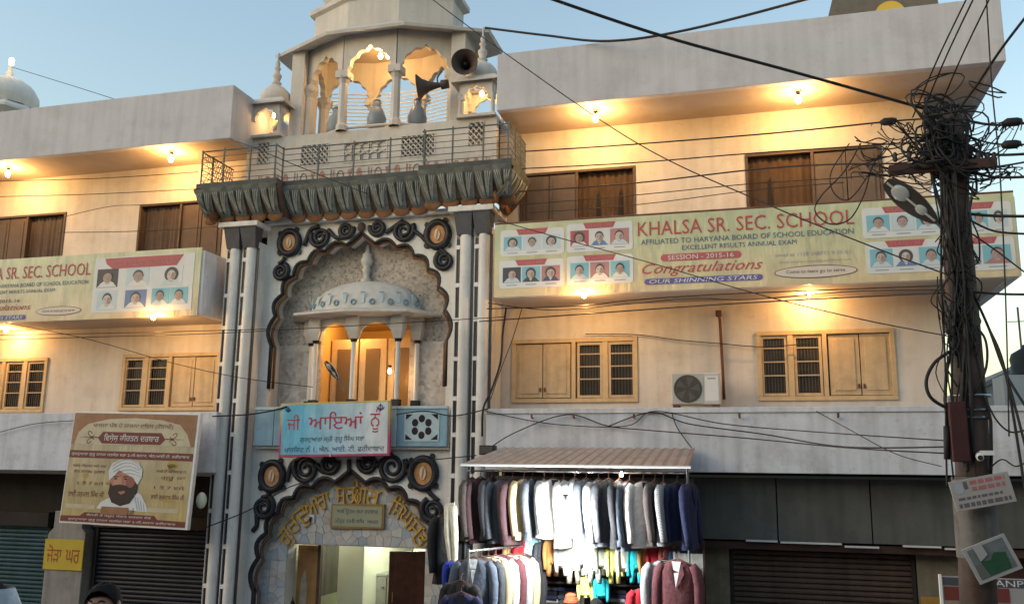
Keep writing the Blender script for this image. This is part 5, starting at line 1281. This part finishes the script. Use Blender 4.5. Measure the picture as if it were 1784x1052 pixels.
c_ = P(578,645,-1.25); street_head('small street lamp head tilted above the welcome board', (c_.x,c_.y,c_.z), aim((.62,.1,-.78),(-.15,-.9,-.35)), .50, [(.35,0,.03),(.6,0,.0),(.9,.1,-.05)])
YP = -4.5
mat('cable_grey', (.045,.043,.042), .7, .3, 12)
c_ = P(1588,352,YP-.25); street_head('large street lamp head hanging beside the utility pole', (c_.x,c_.y,c_.z), aim((.72,.1,-.69),(-.25,-.85,-.42)), .92, [(.38,0,.05),(.6,.05,.1),(.8,.2,.2)])

# ------------------------------------------------------------------ utility pole
UP = thing('utility_pole', 'brown utility pole wrapped in cables at the corner of the school', 'utility pole', (P(1705,1052,YP).x,YP,0))
pt = P(1655,205,YP); pm = P(1690,700,YP); pb = P(1705,1052,YP)
foot = pb + (pb-pm)*(pb.z/(pm.z-pb.z))
MB().tube([tuple(foot), tuple(pm), tuple(P(1668,420,YP)), tuple(pt)], [.21,.185,.17,.15], 12).build('shaft', 'pole', UP, smooth=True)
a, b = P(1548,296,YP-.16), P(1736,287,YP-.16)
MB().box(a.x,b.x,YP-.22,YP-.14,(a.z+b.z)/2-.06,(a.z+b.z)/2+.06).build('crossarm', 'beam_brown', UP, bevel=.008)
for px in (1560,1585,1612,1705,1722,1733):
    q = P(px,282,YP-.18); MB().lathe([(.018,0),(.035,.03),(.02,.06),(.035,.09),(.015,.12)], (q.x,YP-.18,q.z), 8).build('insulator', 'black_paint', UP, smooth=True)
q = P(1672,752,YP-.2); MB().box(q.x-.11,q.x+.07,YP-.30,YP-.18,q.z-.34,q.z+.34).build('switch_box', 'red_box', UP, bevel=.01)
q = P(1700,900,YP); MB().lathe([(.235,0),(.23,.9)], (q.x,YP,q.z-.45), 12).build('concrete_sleeve', 'sleeve_grey', UP, smooth=True)
for py in (690,715,728): 
    q = P(1692,py,YP); MB().tube([(q.x+.21*math.cos(R(a_)),YP+.21*math.sin(R(a_)),q.z) for a_ in range(0,361,30)], .012, 4, cap=False).build('band', 'steel', UP)
# conductors strapped to the pole
for i in range(17):
    o_ = rnd.uniform(-.25,.25); d_ = rnd.uniform(-.26,-.10); pts = []
    for k in range(12):
        py = 215+ (rnd.uniform(560,820)-215)*k/11 if False else 215+(640+15*i-215)*k/11
        q = P(1655+ (py-205)*.072, py, YP+d_); pts.append((q.x+o_*(.6+.5*math.sin(k*.7+i))+rnd.uniform(-.015,.015), YP+d_+rnd.uniform(-.02,.02), q.z))
    MB().tube(pts, rnd.uniform(.008,.024), 5).build('strapped_cable', 'cable_grey' if i % 3 == 0 else 'cable', UP, smooth=True)
# signs and camera on the pole
def board(name, label, px, py, Y, w_, h, roll, m, cat='sign'):
    q = P(px,py,Y); t = thing(name, label, cat, (q.x,Y,q.z), (0,R(roll),0))
    MB().box(-w_/2,w_/2,-.012,.012,-h/2,h/2).build('board', m, t, local=True, bevel=.004); return t
t = board('notice_board', 'tilted white notice board with red and black lines on the pole', 1711,856,YP-.40,.62,.33,-12,flatm('notice', (.30,.285,.28)))
flatm('notice_red', (.33,.12,.12)); flatm('notice_ink', (.10,.10,.10))
MB().prism(ell(-.22,.07,.05,.06,10), -.016,-.0125).build('notice_mark', 'print_grey', t, local=True); MB().box(-.17,-.13,-.017,-.0125,.06,.14).build('notice_mark', 'notice_ink', t, local=True)
for z, a, b in ((.095,-.10,.26),(.025,-.09,.25)):       # unreadable lines of print
    x = a
    while x < b: l_ = rnd.uniform(.03,.08); MB().box(x,min(x+l_,b),-.015,-.0125,z,z+.042).build('print_word', 'notice_red', t, local=True); x += l_+.018
for z, a, b, h in ((-.055,-.26,.20,.028),(-.135,-.27,.27,.045)):
    x = a
    while x < b: l_ = rnd.uniform(.025,.09); MB().box(x,min(x+l_,b),-.015,-.0125,z,z+h).build('print_word', 'notice_ink', t, local=True); x += l_+.015
t = board('torn_placard', 'torn green and white placard hanging askew low on the pole', 1728,973,YP-.30,.48,.40,-24,flatm('placard_white', (.28,.29,.28)))
MB().box(-.20,.20,-.016,-.0125,-.16,.17).build('placard_grey', flatm('placard_grey', (.11,.13,.13), .5, .3), t, local=True)
MB().prism([(-.10,-.15),(.14,-.15),(.16,.02),(.05,.06),(-.02,.0),(-.12,.02)], -.02,-.0165).build('placard_green', flatm('placard_green', (.02,.07,.035), .5, .3), t, local=True)
MB().prism([(-.12,.02),(-.02,.06),(-.03,.19),(-.13,.20)], -.03,-.0205).build('torn_flap', 'placard_white', t, local=True)
MB().box(-.195,-.125,-.022,-.0165,-.155,.0).build('placard_label', 'notice_ink', t, local=True)
CC = thing('security_camera', 'small white security camera fixed on the pole', 'camera', tuple(P(1707,797,YP-.34)))
MB().tube([(0,-.02,0),(.02,.14,.03)], .04, 10).build('camera_body', 'white_plastic', CC, smooth=True, local=True); MB().tube([(0,-.035,0),(0,-.021,0)], .028, 10).build('lens', 'black_paint', CC, local=True); MB().box(.02,.16,.02,.14,.03,.08).build('bracket', 'white_plastic', CC, local=True)
# studio hoarding by the pole
HB_ = thing('studio_hoarding', 'studio hoarding with maroon strip behind the pole foot', 'hoarding', tuple(P(1715,1052,-2.6)))
p0, p1 = P(1640,1003,-2.6), P(1700,1003,-2.6); zt = p0.z
X0, X1 = p0.x, p0.x+2.4
MB().box(X0,X1,-2.60,-2.55,.3,zt).build('board', flatm('hoard_grey', (.32,.31,.31)), HB_)
MB().box(X0-.03,X0,-2.62,-2.54,.0,zt+.02).build('edge_post', 'white_paint', HB_)
MB().box(X0+.01,X1,-2.608,-2.601,zt-.11,zt-.01).build('title_strip', 'print_ink', HB_)
text('GANPATI STUDIO', X0+.52,X1-.5,zt-.10,zt-.02,-2.611,'print_white',HB_,bold=.02)
MB().box(X0+.02,X0+.80,-2.608,-2.601,zt-.30,zt-.125).build('maroon_strip', 'print_maroon', HB_)
MB().box(X0+.03,X0+.84,-2.607,-2.601,.5,zt-.31).build('photo_field', flatm('hoard_tan', (.30,.20,.15), .5, .5), HB_)
# ------------------------------------------------------------------ cables
def crom(ps, k=8):
    out = []
    for i in range(len(ps)-1):
        p0 = ps[max(i-1,0)]; p1 = ps[i]; p2 = ps[i+1]; p3 = ps[min(i+2,len(ps)-1)]
        for j in range(k):
            t = j/k; out.append(.5*((2*p1)+(p2-p0)*t+(2*p0-5*p1+4*p2-p3)*t*t+(3*p1-p0-3*p2+p3)*t**3))
    out.append(ps[-1]); return out
def wire(label, pts, r=.012, group='cables strung across the front', cat='cable', name='cable', m='cable'):
    ps = [P(*p) for p in pts]
    return tag(MB().tube(crom(ps), r*.85, 6).build(name, m, smooth=True), label, cat, group)
wire('thin cable slanting from the pavilion top down to the pole', [(738,-12,-1.5),(870,86,-1.9),(1107,248,-2.6),(1330,353,-3.3),(1520,430,-4.0),(1655,480,-4.6)], .012)
wire('thick cable sweeping from the sky down to the pole head', [(930,-12,-7),(1150,62,-6.2),(1380,125,-5.4),(1612,190,-4.6)], .022)
wire('thick cable dipping above the long roof parapet', [(845,49,-.6),(950,62,-1.0),(1060,72,-1.5),(1200,52,-2.0),(1440,-10,-3.0)], .026)
wire('long thin cable from the far dome down to the gateway balcony', [(20,117,4),(190,170,1.5),(405,244,-1.0),(520,290,-1.4),(640,338,-1.45)], .011)
wire('cable across the wall above the upper windows, ending in a black insulator', [(915,264,-1.35),(1100,252,-1.9),(1350,232,-2.9),(1548,212,-3.9),(1620,207,-4.4)], .014)
wire('cable running just over the top of the upper windows to the pole', [(910,294,-1.35),(1100,284,-1.9),(1300,268,-2.7),(1480,256,-3.6),(1620,246,-4.4)], .012)
wire('cable crossing the upper windows at mid height', [(905,334,-1.3),(1107,319,-1.9),(1300,297,-2.7),(1440,287,-3.4),(1620,285,-4.4)], .014)
wire('faint cable crossing the wall between the upper windows', [(905,357,-1.3),(1107,340,-1.9),(1300,321,-2.7),(1440,312,-3.4),(1600,300,-4.4)], .009)
wire('faint lower cable between the upper windows above the banner', [(905,372,-1.3),(1107,357,-1.9),(1300,333,-2.7),(1470,318,-3.5)], .008)
wire('thin cable slanting over the class portraits toward the window shutters', [(868,384,-1.3),(980,416,-1.7),(1130,457,-2.2),(1330,515,-3.0),(1500,556,-3.8),(1650,585,-4.5)], .010)
wire('cable along the underside of the long banner', [(848,538,-1.25),(1000,533,-1.25),(1110,522,-1.3),(1250,513,-1.6),(1420,506,-2.6),(1650,497,-4.5)], .012)
wire('sagging cable just below the underside of the long banner', [(850,528,-1.22),(960,540,-1.25),(1090,530,-1.3),(1200,520,-1.6),(1300,522,-2.0),(1480,508,-3.2),(1650,505,-4.5)], .010)
wire('cable over the wall above the lower window shutters', [(835,560,-1.0),(960,551,-1.2),(1200,534,-2.0),(1400,522,-3.0),(1650,510,-4.5)], .013)
wire('thin cable drooping between the lower windows', [(1020,582,-.08),(1110,583,-.08),(1180,592,-.1),(1250,598,-.1),(1330,604,-.1),(1410,598,-.1)], .010)
wire('black cable bundle dropping beside the banner down the gateway pillar', [(882,536,-.5),(876,580,-.7),(872,630,-.9),(856,680,-1.1),(842,712,-1.2),(840,760,-1.2)], .022)
wire('thin cable slanting from the soffit to the canopy edge beside the pillar', [(910,535,-.2),(893,590,-.4),(870,650,-.7),(855,695,-.95)], .009)
wire('looped cable hung along the canopy face, upper', [(846,716,-1.08),(960,738,-1.12),(1090,742,-1.1),(1140,716,-1.1),(1260,738,-1.6),(1420,752,-2.6),(1660,768,-4.4)], .010)
wire('cable rising over the awning to the hooks of the canopy', [(850,782,-1.2),(900,752,-1.12),(988,722,-1.1),(1060,742,-1.1),(1140,750,-1.3),(1300,763,-2.0),(1480,780,-3.2),(1660,790,-4.4)], .012)
wire('cable spanning the canopy face down toward the notice board', [(1060,742,-1.1),(1135,718,-1.08),(1200,738,-1.3),(1330,756,-2.0),(1470,778,-3.0),(1660,778,-4.4)], .013)
wire('cable slanting from the canopy hooks to the awning corner', [(1170,718,-1.06),(1180,745,-1.08),(1205,780,-1.12)], .011)
wire('thin cable dropping from the canopy toward the fascia boards', [(1422,716,-1.05),(1480,748,-1.4),(1560,790,-2.2),(1640,812,-3.0)], .008)
wire('black cable climbing across the left of the lower arch', [(340,925,-1.15),(430,890,-1.0),(500,850,-.9),(545,836,-.7)], .014)
wire('cable crossing the canopy face left of the kirtan poster', [(-10,755,-1.1),(60,738,-1.1),(135,732,-1.12)], .010)
wire('twin cable below the banner of the poster wing', [(-10,584,-1.25),(200,580,-1.25),(400,575,-1.25),(480,573,-1.0)], .009)
wire('cable across the pillars from the poster wing to the gateway niche', [(-10,592,-1.25),(200,586,-1.25),(390,580,-1.2),(640,566,-1.4),(880,552,-1.3)], .009)
wire('slanting cable from under the poster wing banner to the welcome board', [(10,562,-1.2),(150,590,-1.2),(300,632,-1.25),(420,658,-1.2),(545,674,-1.1)], .009)
wire('upper cable across the eave wall of the poster wing', [(-10,316,-1.3),(170,311,-1.3),(345,300,-1.35)], .009)
wire('lower cable across the eave wall of the poster wing', [(-10,343,-1.3),(170,338,-1.3),(350,329,-1.35)], .009)
wire('cable strung over the upper windows of the poster wing', [(110,378,-.3),(190,360,-.4),(245,357,-.4),(380,350,-.6)], .008)
wire('cable pair crossing between the upper windows of the poster wing', [(100,405,-.4),(200,404,-.4),(300,400,-.5),(385,394,-.7)], .010)
wire('black cable bundle from the lamp box across the blue balcony panel', [(370,725,-1.1),(430,722,-1.0),(470,716,-.95),(500,708,-.95)], .018)
wire('tangled cable across the blue panel beside the welcome board', [(690,722,-.9),(740,716,-.85),(790,724,-.95),(850,712,-1.1)], .014)
wire('cable from the pillar to the awning of the clothes stall', [(705,806,-.7),(760,800,-.9),(830,793,-1.25)], .012)
for i, (x0, x1) in enumerate(((1590,1688),(1604,1700),(1630,1728))):
    wire('%s of three cables rising from the pole head to the top edge' % ['leftmost','middle','rightmost'][i], [(x0,205,YP),((x0+x1)/2-4,100,YP-.6),(x1,-10,YP-1.4)], .012)
wire('thick cable rising from the pole past the roof corner', [(1622,250,YP),(1690,165,YP-.3),(1745,85,YP-.8),(1795,20,YP-1.4)], .018)
wire('long vertical cable hanging right of the pole', [(1718,-10,YP-1),(1728,150,YP-.9),(1742,300,YP-.8),(1752,520,YP-.8),(1758,760,YP-.8)], .010)
for i, (y0,y1,lab) in enumerate(((212,214,'topmost'),(240,252,'second'),(262,268,'third'),(290,281,'fourth'),(300,308,'fifth'))):
    wire('%s cable running from the pole head out of the picture' % lab, [(1690,y0,YP),(1735,(y0+y1)/2+5,YP-.2),(1795,y1,YP-.5)], .014 if i % 2 else .020)
wire('heavy cable from the pole across the banner end, upper', [(1680,372,YP-.1),(1730,376,YP-.2),(1795,377,YP-.4)], .022)
wire('heavy cable sagging from the pole across the banner end, lower', [(1680,378,YP-.1),(1730,402,YP-.2),(1795,408,YP-.4)], .016)
wire('cable slanting over the portraits right of the pole', [(1690,405,YP-.1),(1740,440,YP-.2),(1795,482,YP-.4)], .012)
wire('cable crossing below the banner end right of the pole', [(1690,508,YP-.1),(1740,512,YP-.2),(1795,513,YP-.4)], .018)
for i, (x1, y1) in enumerate(((1790,790),(1795,720),(1790,880))):
    wire('%s drooping cable slanting down right of the pole against the sky' % ['middle','upper','lower'][i], [(1690,500,YP-.15),(1722,570,YP-.2),(1752,650,YP-.3),(x1,y1,YP-.5)], .018)
wire('cable looping against the canopy right of the pole', [(1715,690,YP-.2),(1735,730,YP-.25),(1760,752,YP-.3),(1790,748,YP-.4)], .012)
wire('slack cable on the canopy right of the security camera', [(1720,820,YP-.2),(1745,800,YP-.3),(1770,812,YP-.35),(1795,800,YP-.4)], .010)
wire('thick black hoop of cable hanging left of the pole', [(1655,612,YP-.2),(1628,632,YP-.25),(1614,662,YP-.25),(1620,690,YP-.25),(1645,708,YP-.2),(1668,712,YP-.2)], .024)
wire('thin black hoop of cable right of the pole', [(1690,560,YP-.2),(1716,590,YP-.25),(1718,640,YP-.25),(1695,690,YP-.2)], .018)
wire('vertical cable ending in a black joint left of the pole', [(1640,300,YP-.2),(1640,480,YP-.2),(1647,640,YP-.2),(1648,760,YP-.2),(1650,850,YP-.2)], .014)
t = tag(MB().tube([P(1649,742,YP-.2),P(1650,800,YP-.2)], .035, 8).build('cable_joint', 'cable', smooth=True), 'black cable joint sleeve left of the red box on the pole', 'cable joint')
wire('large thin loop of cable over the word SCHOOL', [(1500,250,YP),(1470,300,YP),(1432,340,YP),(1420,368,YP),(1445,390,YP),(1480,382,YP),(1505,340,YP),(1520,290,YP),(1545,255,YP)], .011)
wire('second loop of cable over the brown window by the pole', [(1480,250,YP),(1448,300,YP),(1452,335,YP),(1478,348,YP),(1510,310,YP),(1530,270,YP)], .010)
for k, (px, py, lab) in enumerate(((1548,212,'black insulator on the upper cable left of the pole head'),(1764,213,'black insulator on the topmost cable right of the pole'),(1762,252,'black insulator on the third cable right of the pole'))):
    q = P(px,py,YP+ (.5 if k == 0 else -.4))
    o = MB().tube([(q.x-.10,q.y,q.z-.01),(q.x-.05,q.y,q.z),(q.x+.05,q.y,q.z),(q.x+.10,q.y,q.z+.01)], [.03,.055,.055,.03], 8).build('insulator', 'cable', smooth=True); tag(o, lab, 'insulator', 'cable insulators')
# the knot of loops round the pole head: nobody could count it
kn = MB(); r2 = random.Random(5)
for i in range(64):
    px, py = 1655+r2.gauss(0,20), 240+r2.gauss(0,34); ry, rz = r2.uniform(.08,.34), r2.uniform(.06,.30); c_ = P(px,py,YP+r2.uniform(-.3,.25)); ph = r2.uniform(0,6); tl = r2.uniform(-.6,.6)
    kn.tube([(c_.x+ry*math.cos(ph+a*.42)*(1+.1*math.sin(a)), c_.y+.12*math.sin(a*.5+ph), c_.z+rz*math.sin(ph+a*.42)+tl*ry*math.cos(ph+a*.42)) for a in range(0,r2.randint(13,22))], r2.uniform(.007,.016), 5)
for i in range(80):                                    # slack strands that leave the knot and come back to pole, crossarm or a span
    s = -1 if i % 2 else 1
    x0, y0 = 1655+r2.gauss(0,10), r2.uniform(205,320); x1 = 1655+s*r2.uniform(35,170)*(1 if s < 0 else .75); y1 = r2.choice((214,250,287,292,300)) ; d = r2.uniform(8,40)
    kn.tube(crom([P(x0,y0,YP+r2.uniform(-.25,.2)), P((x0*2+x1)/3,(y0*2+y1)/3+d,YP+r2.uniform(-.25,.2)), P((x0+2*x1)/3+r2.gauss(0,8),(y0+2*y1)/3+d*r2.uniform(.2,1.2),YP+r2.uniform(-.3,.2)), P(x1,y1,YP-.16), P(x1+r2.gauss(0,10),y1+r2.uniform(4,16),YP-.16)], 6), r2.uniform(.004,.009), 5)
for i in range(44):
    x0 = 1640+r2.uniform(-8,60); y0 = r2.uniform(310,560); l_ = r2.uniform(40,150)
    kn.tube(crom([P(x0,y0,YP-.2),P(x0+r2.gauss(0,12),y0+l_*.4,YP-.26),P(x0+r2.gauss(3,12),y0+l_*.7,YP-.24),P(x0+r2.gauss(8,8),y0+l_,YP-.2)],4), r2.uniform(.005,.012), 5)
for i in range(13):
    x0 = 1500+r2.uniform(-70,110); y0 = 250+r2.gauss(0,12)
    kn.tube(crom([P(x0,y0,YP),P(x0+r2.uniform(8,20),y0+r2.uniform(2,22),YP),P(x0+r2.uniform(26,44),y0+r2.uniform(2,30),YP),P(x0+r2.uniform(50,70),y0+r2.gauss(0,8),YP)],4), r2.uniform(.005,.010), 5)
tag(kn.build('cable_tangle', 'cable', smooth=True), 'dense black tangle of cable loops round the pole head', 'cables', kind='stuff')

# ------------------------------------------------------------------ people
def skin(name, chain, edges, m, parent, sub=2):
    me = bpy.data.meshes.new(name); me.from_pydata([c[0] for c in chain], edges, []); me.update()
    me.materials.append(MAT[m]); o = bpy.data.objects.new(name, me); col.objects.link(o); o.parent = parent
    me.skin_vertices or o.modifiers.new('skin','SKIN')
    if not o.modifiers: o.modifiers.new('skin','SKIN')
    for i, c in enumerate(chain):
        r_ = c[1]; me.skin_vertices[0].data[i].radius = (r_, r_) if not isinstance(r_, tuple) else r_
        me.skin_vertices[0].data[i].use_root = (i == 0)
    s = o.modifiers.new('sub','SUBSURF'); s.levels = sub; s.render_levels = sub
    o.modifiers['skin'].use_smooth_shade = True
    return o
def person(label, x, y, zg, h, yaw, shirt, trousers, hairm='hair', turban=None, headyaw=0., sit=False):
    t = thing('person', label, 'person', (x,y,zg), (0,0,yaw)); k = h/1.75; t.scale = (k,k,k)
    V = [((0,0,.98),.135),((0,0,1.18),.14),((0,0,1.38),.145),((0,.0,1.47),.07),((0,0,1.53),.055),
         ((0,-.005,1.585),.075),((0,0,1.66),.088),((0,0,1.71),.075),
         ((-.19,0,1.42),.06),((-.25,.01,1.15),.048),((-.26,-.05,.90),.034),((-.26,-.08,.82),.036),
         ((.19,0,1.42),.06),((.25,.01,1.15),.048),((.26,-.05,.90),.034),((.26,-.08,.82),.036),
         ((-.10,0,.90),.10),((-.11,-.01,.50),.062),((-.11,.02,.10),.042),((-.11,-.14,.03),.035),
         ((.10,0,.90),.10),((.11,-.01,.50),.062),((.11,.02,.10),.042),((.11,-.14,.03),.035)]
    E_ = [(0,1),(1,2),(2,3),(3,4),(4,5),(5,6),(6,7),(2,8),(8,9),(9,10),(10,11),(2,12),(12,13),(13,14),(14,15),(0,16),(16,17),(17,18),(18,19),(0,20),(20,21),(21,22),(22,23)]
    for s, w_ in ((-1,11),(1,15)):
        bx_, by_, bz = V[w_][0]
        for f, (dy, ln) in enumerate(((-.028,.06),(-.010,.075),(.010,.07),(.026,.055))):
            i = len(V); V.append(((bx_,by_+dy,bz-.045),.010)); V.append(((bx_-s*.008,by_+dy-.012,bz-.045-ln),.008)); E_ += [(w_,i),(i,i+1)]
        i = len(V); V.append(((bx_-s*.005,by_-.05,bz-.01),.011)); V.append(((bx_-s*.012,by_-.065,bz-.055),.009)); E_ += [(w_,i),(i,i+1)]
    skin('body', V, E_, 'skin', t)
    SV = [((0,0,.93),.165),((0,0,1.18),.165),((0,0,1.38),.168),((0,.0,1.455),.085),((-.19,0,1.42),.078),((-.25,.01,1.15),.064),((-.258,-.035,.98),.052),((.19,0,1.42),.078),((.25,.01,1.15),.064),((.258,-.035,.98),.052)]
    skin('shirt', SV, [(0,1),(1,2),(2,3),(2,4),(4,5),(5,6),(2,7),(7,8),(8,9)], shirt, t)
    TV = [((0,0,.97),.15),((-.10,0,.88),.115),((-.11,-.01,.50),.085),((-.11,.02,.08),.068),((.10,0,.88),.115),((.11,-.01,.50),.085),((.11,.02,.08),.068)]
    skin('trousers', TV, [(0,1),(1,2),(2,3),(0,4),(4,5),(5,6)], trousers, t)
    for s in (-1,1):
        MB().ball((s*.033,-.082,1.665),.016,.010,.009).build('eye', 'print_white', t, local=True, smooth=True); MB().ball((s*.033,-.090,1.665),.007,.005,.007).build('iris', 'hair', t, local=True, smooth=True)
        MB().tube([(s*.018,-.086,1.684),(s*.036,-.090,1.690),(s*.052,-.080,1.684)], .005, 5).build('eyebrow', 'hair', t, local=True)
        MB().ball((s*.092,.005,1.65),.012,.022,.034).build('ear', 'skin', t, local=True, smooth=True)
    MB().ball((0,-.095,1.64),.014,.022,.026).build('nose', 'skin', t, local=True, smooth=True)
    MB().tube([(-.024,-.083,1.598),(0,-.090,1.596),(.024,-.083,1.598)], .006, 5).build('mouth', flatm('lip', (.20,.07,.06)), t, local=True)
    if turban:
        mb = MB()
        for i in range(6): mb.lathe([(.092-.003*i,0),(.118-.006*i,.012),(.118-.008*i,.03),(.09-.006*i,.046)], (.006*(i%2),.006,1.685+.021*i), 18)
        mb.ball((0,.006,1.80),.085,.09,.045); mb.build('turban', turban, t, local=True, smooth=True)
    else:
        mb = MB(); n, m_ = 18, 8; vs = []; fs = []; rr3 = random.Random(3)
        for j in range(m_+1):
            a = PI*.62*j/m_
            for i in range(n):
                q = 2*PI*i/n; front = max(0,-math.sin(q)); lim = 1-.60*front*(j/m_)
                aa = a*lim; r_ = .107*(1-.09*front)*(1+rr3.uniform(-.05,.05)); vs.append((r_*.94*math.sin(aa)*math.cos(q), .010+r_*1.03*math.sin(aa)*math.sin(q), 1.668+r_*1.06*math.cos(aa)))
        for j in range(m_):
            for i in range(n): fs.append((j*n+i,j*n+(i+1)%n,(j+1)*n+(i+1)%n,(j+1)*n+i))
        mb.add(vs, fs).build('hair', hairm, t, local=True, smooth=True)
    return t
cloth('p_navy', (.05,.06,.10)); cloth('p_red', (.36,.04,.06)); cloth('p_grey', (.16,.16,.17)); cloth('p_turban', (.58,.12,.05)); cloth('p_pale', (.40,.46,.52))
def standing(px, py, top):
    y = -13.0
    for i in range(400):
        q = P(px,py,y)
        if q.z < top: break
        y += .02
    return q
q = standing(181,1019,1.22+1.75*.98)
person('dark-haired passer-by whose head shows in front of the dark shutter', q.x,q.y,1.22,1.70,R(14),'p_navy','p_grey')
q = standing(-12,1014,1.22+1.70*.98)
pr = person('dark-haired passer-by in a pale blue and red wrap at the picture edge', q.x,q.y,1.22,1.64,R(40),'p_red','p_grey')
MB().lathe([(.10,.12),(.155,.0),(.20,-.16),(.25,-.30)], (.03,.02,1.62), 18, sy=.9).build('shawl', 'p_pale', pr, smooth=True, local=True)
q = P(994,1030,-2.1); person('stall keeper wearing an orange turban among the clothes', q.x,-2.1,.0,q.z*1.75/1.86,R(-20),'j_char','p_grey',turban='p_turban')
q = P(1040,1040,-2.35); person('dark-haired man standing beside the orange turban', q.x,-2.35,.0,q.z*1.75/1.79,R(150),'p_navy','p_grey')
# dark bag on the orange door
q = P(502,1050,.05)
B = thing('hanging_bag', 'dark brown bag hanging on the orange entrance door', 'bag', (q.x,.05,q.z))
MB().ball((0,0,-.10),.17,.09,.20).build('bag_body', flatm('bag', (.03,.017,.014), .8, .3), B, smooth=True, local=True); MB().tube([(-.10,0,.06),(-.06,0,.2),(.05,0,.22),(.10,0,.06)], .012, 6).build('strap', 'bag', B, local=True)
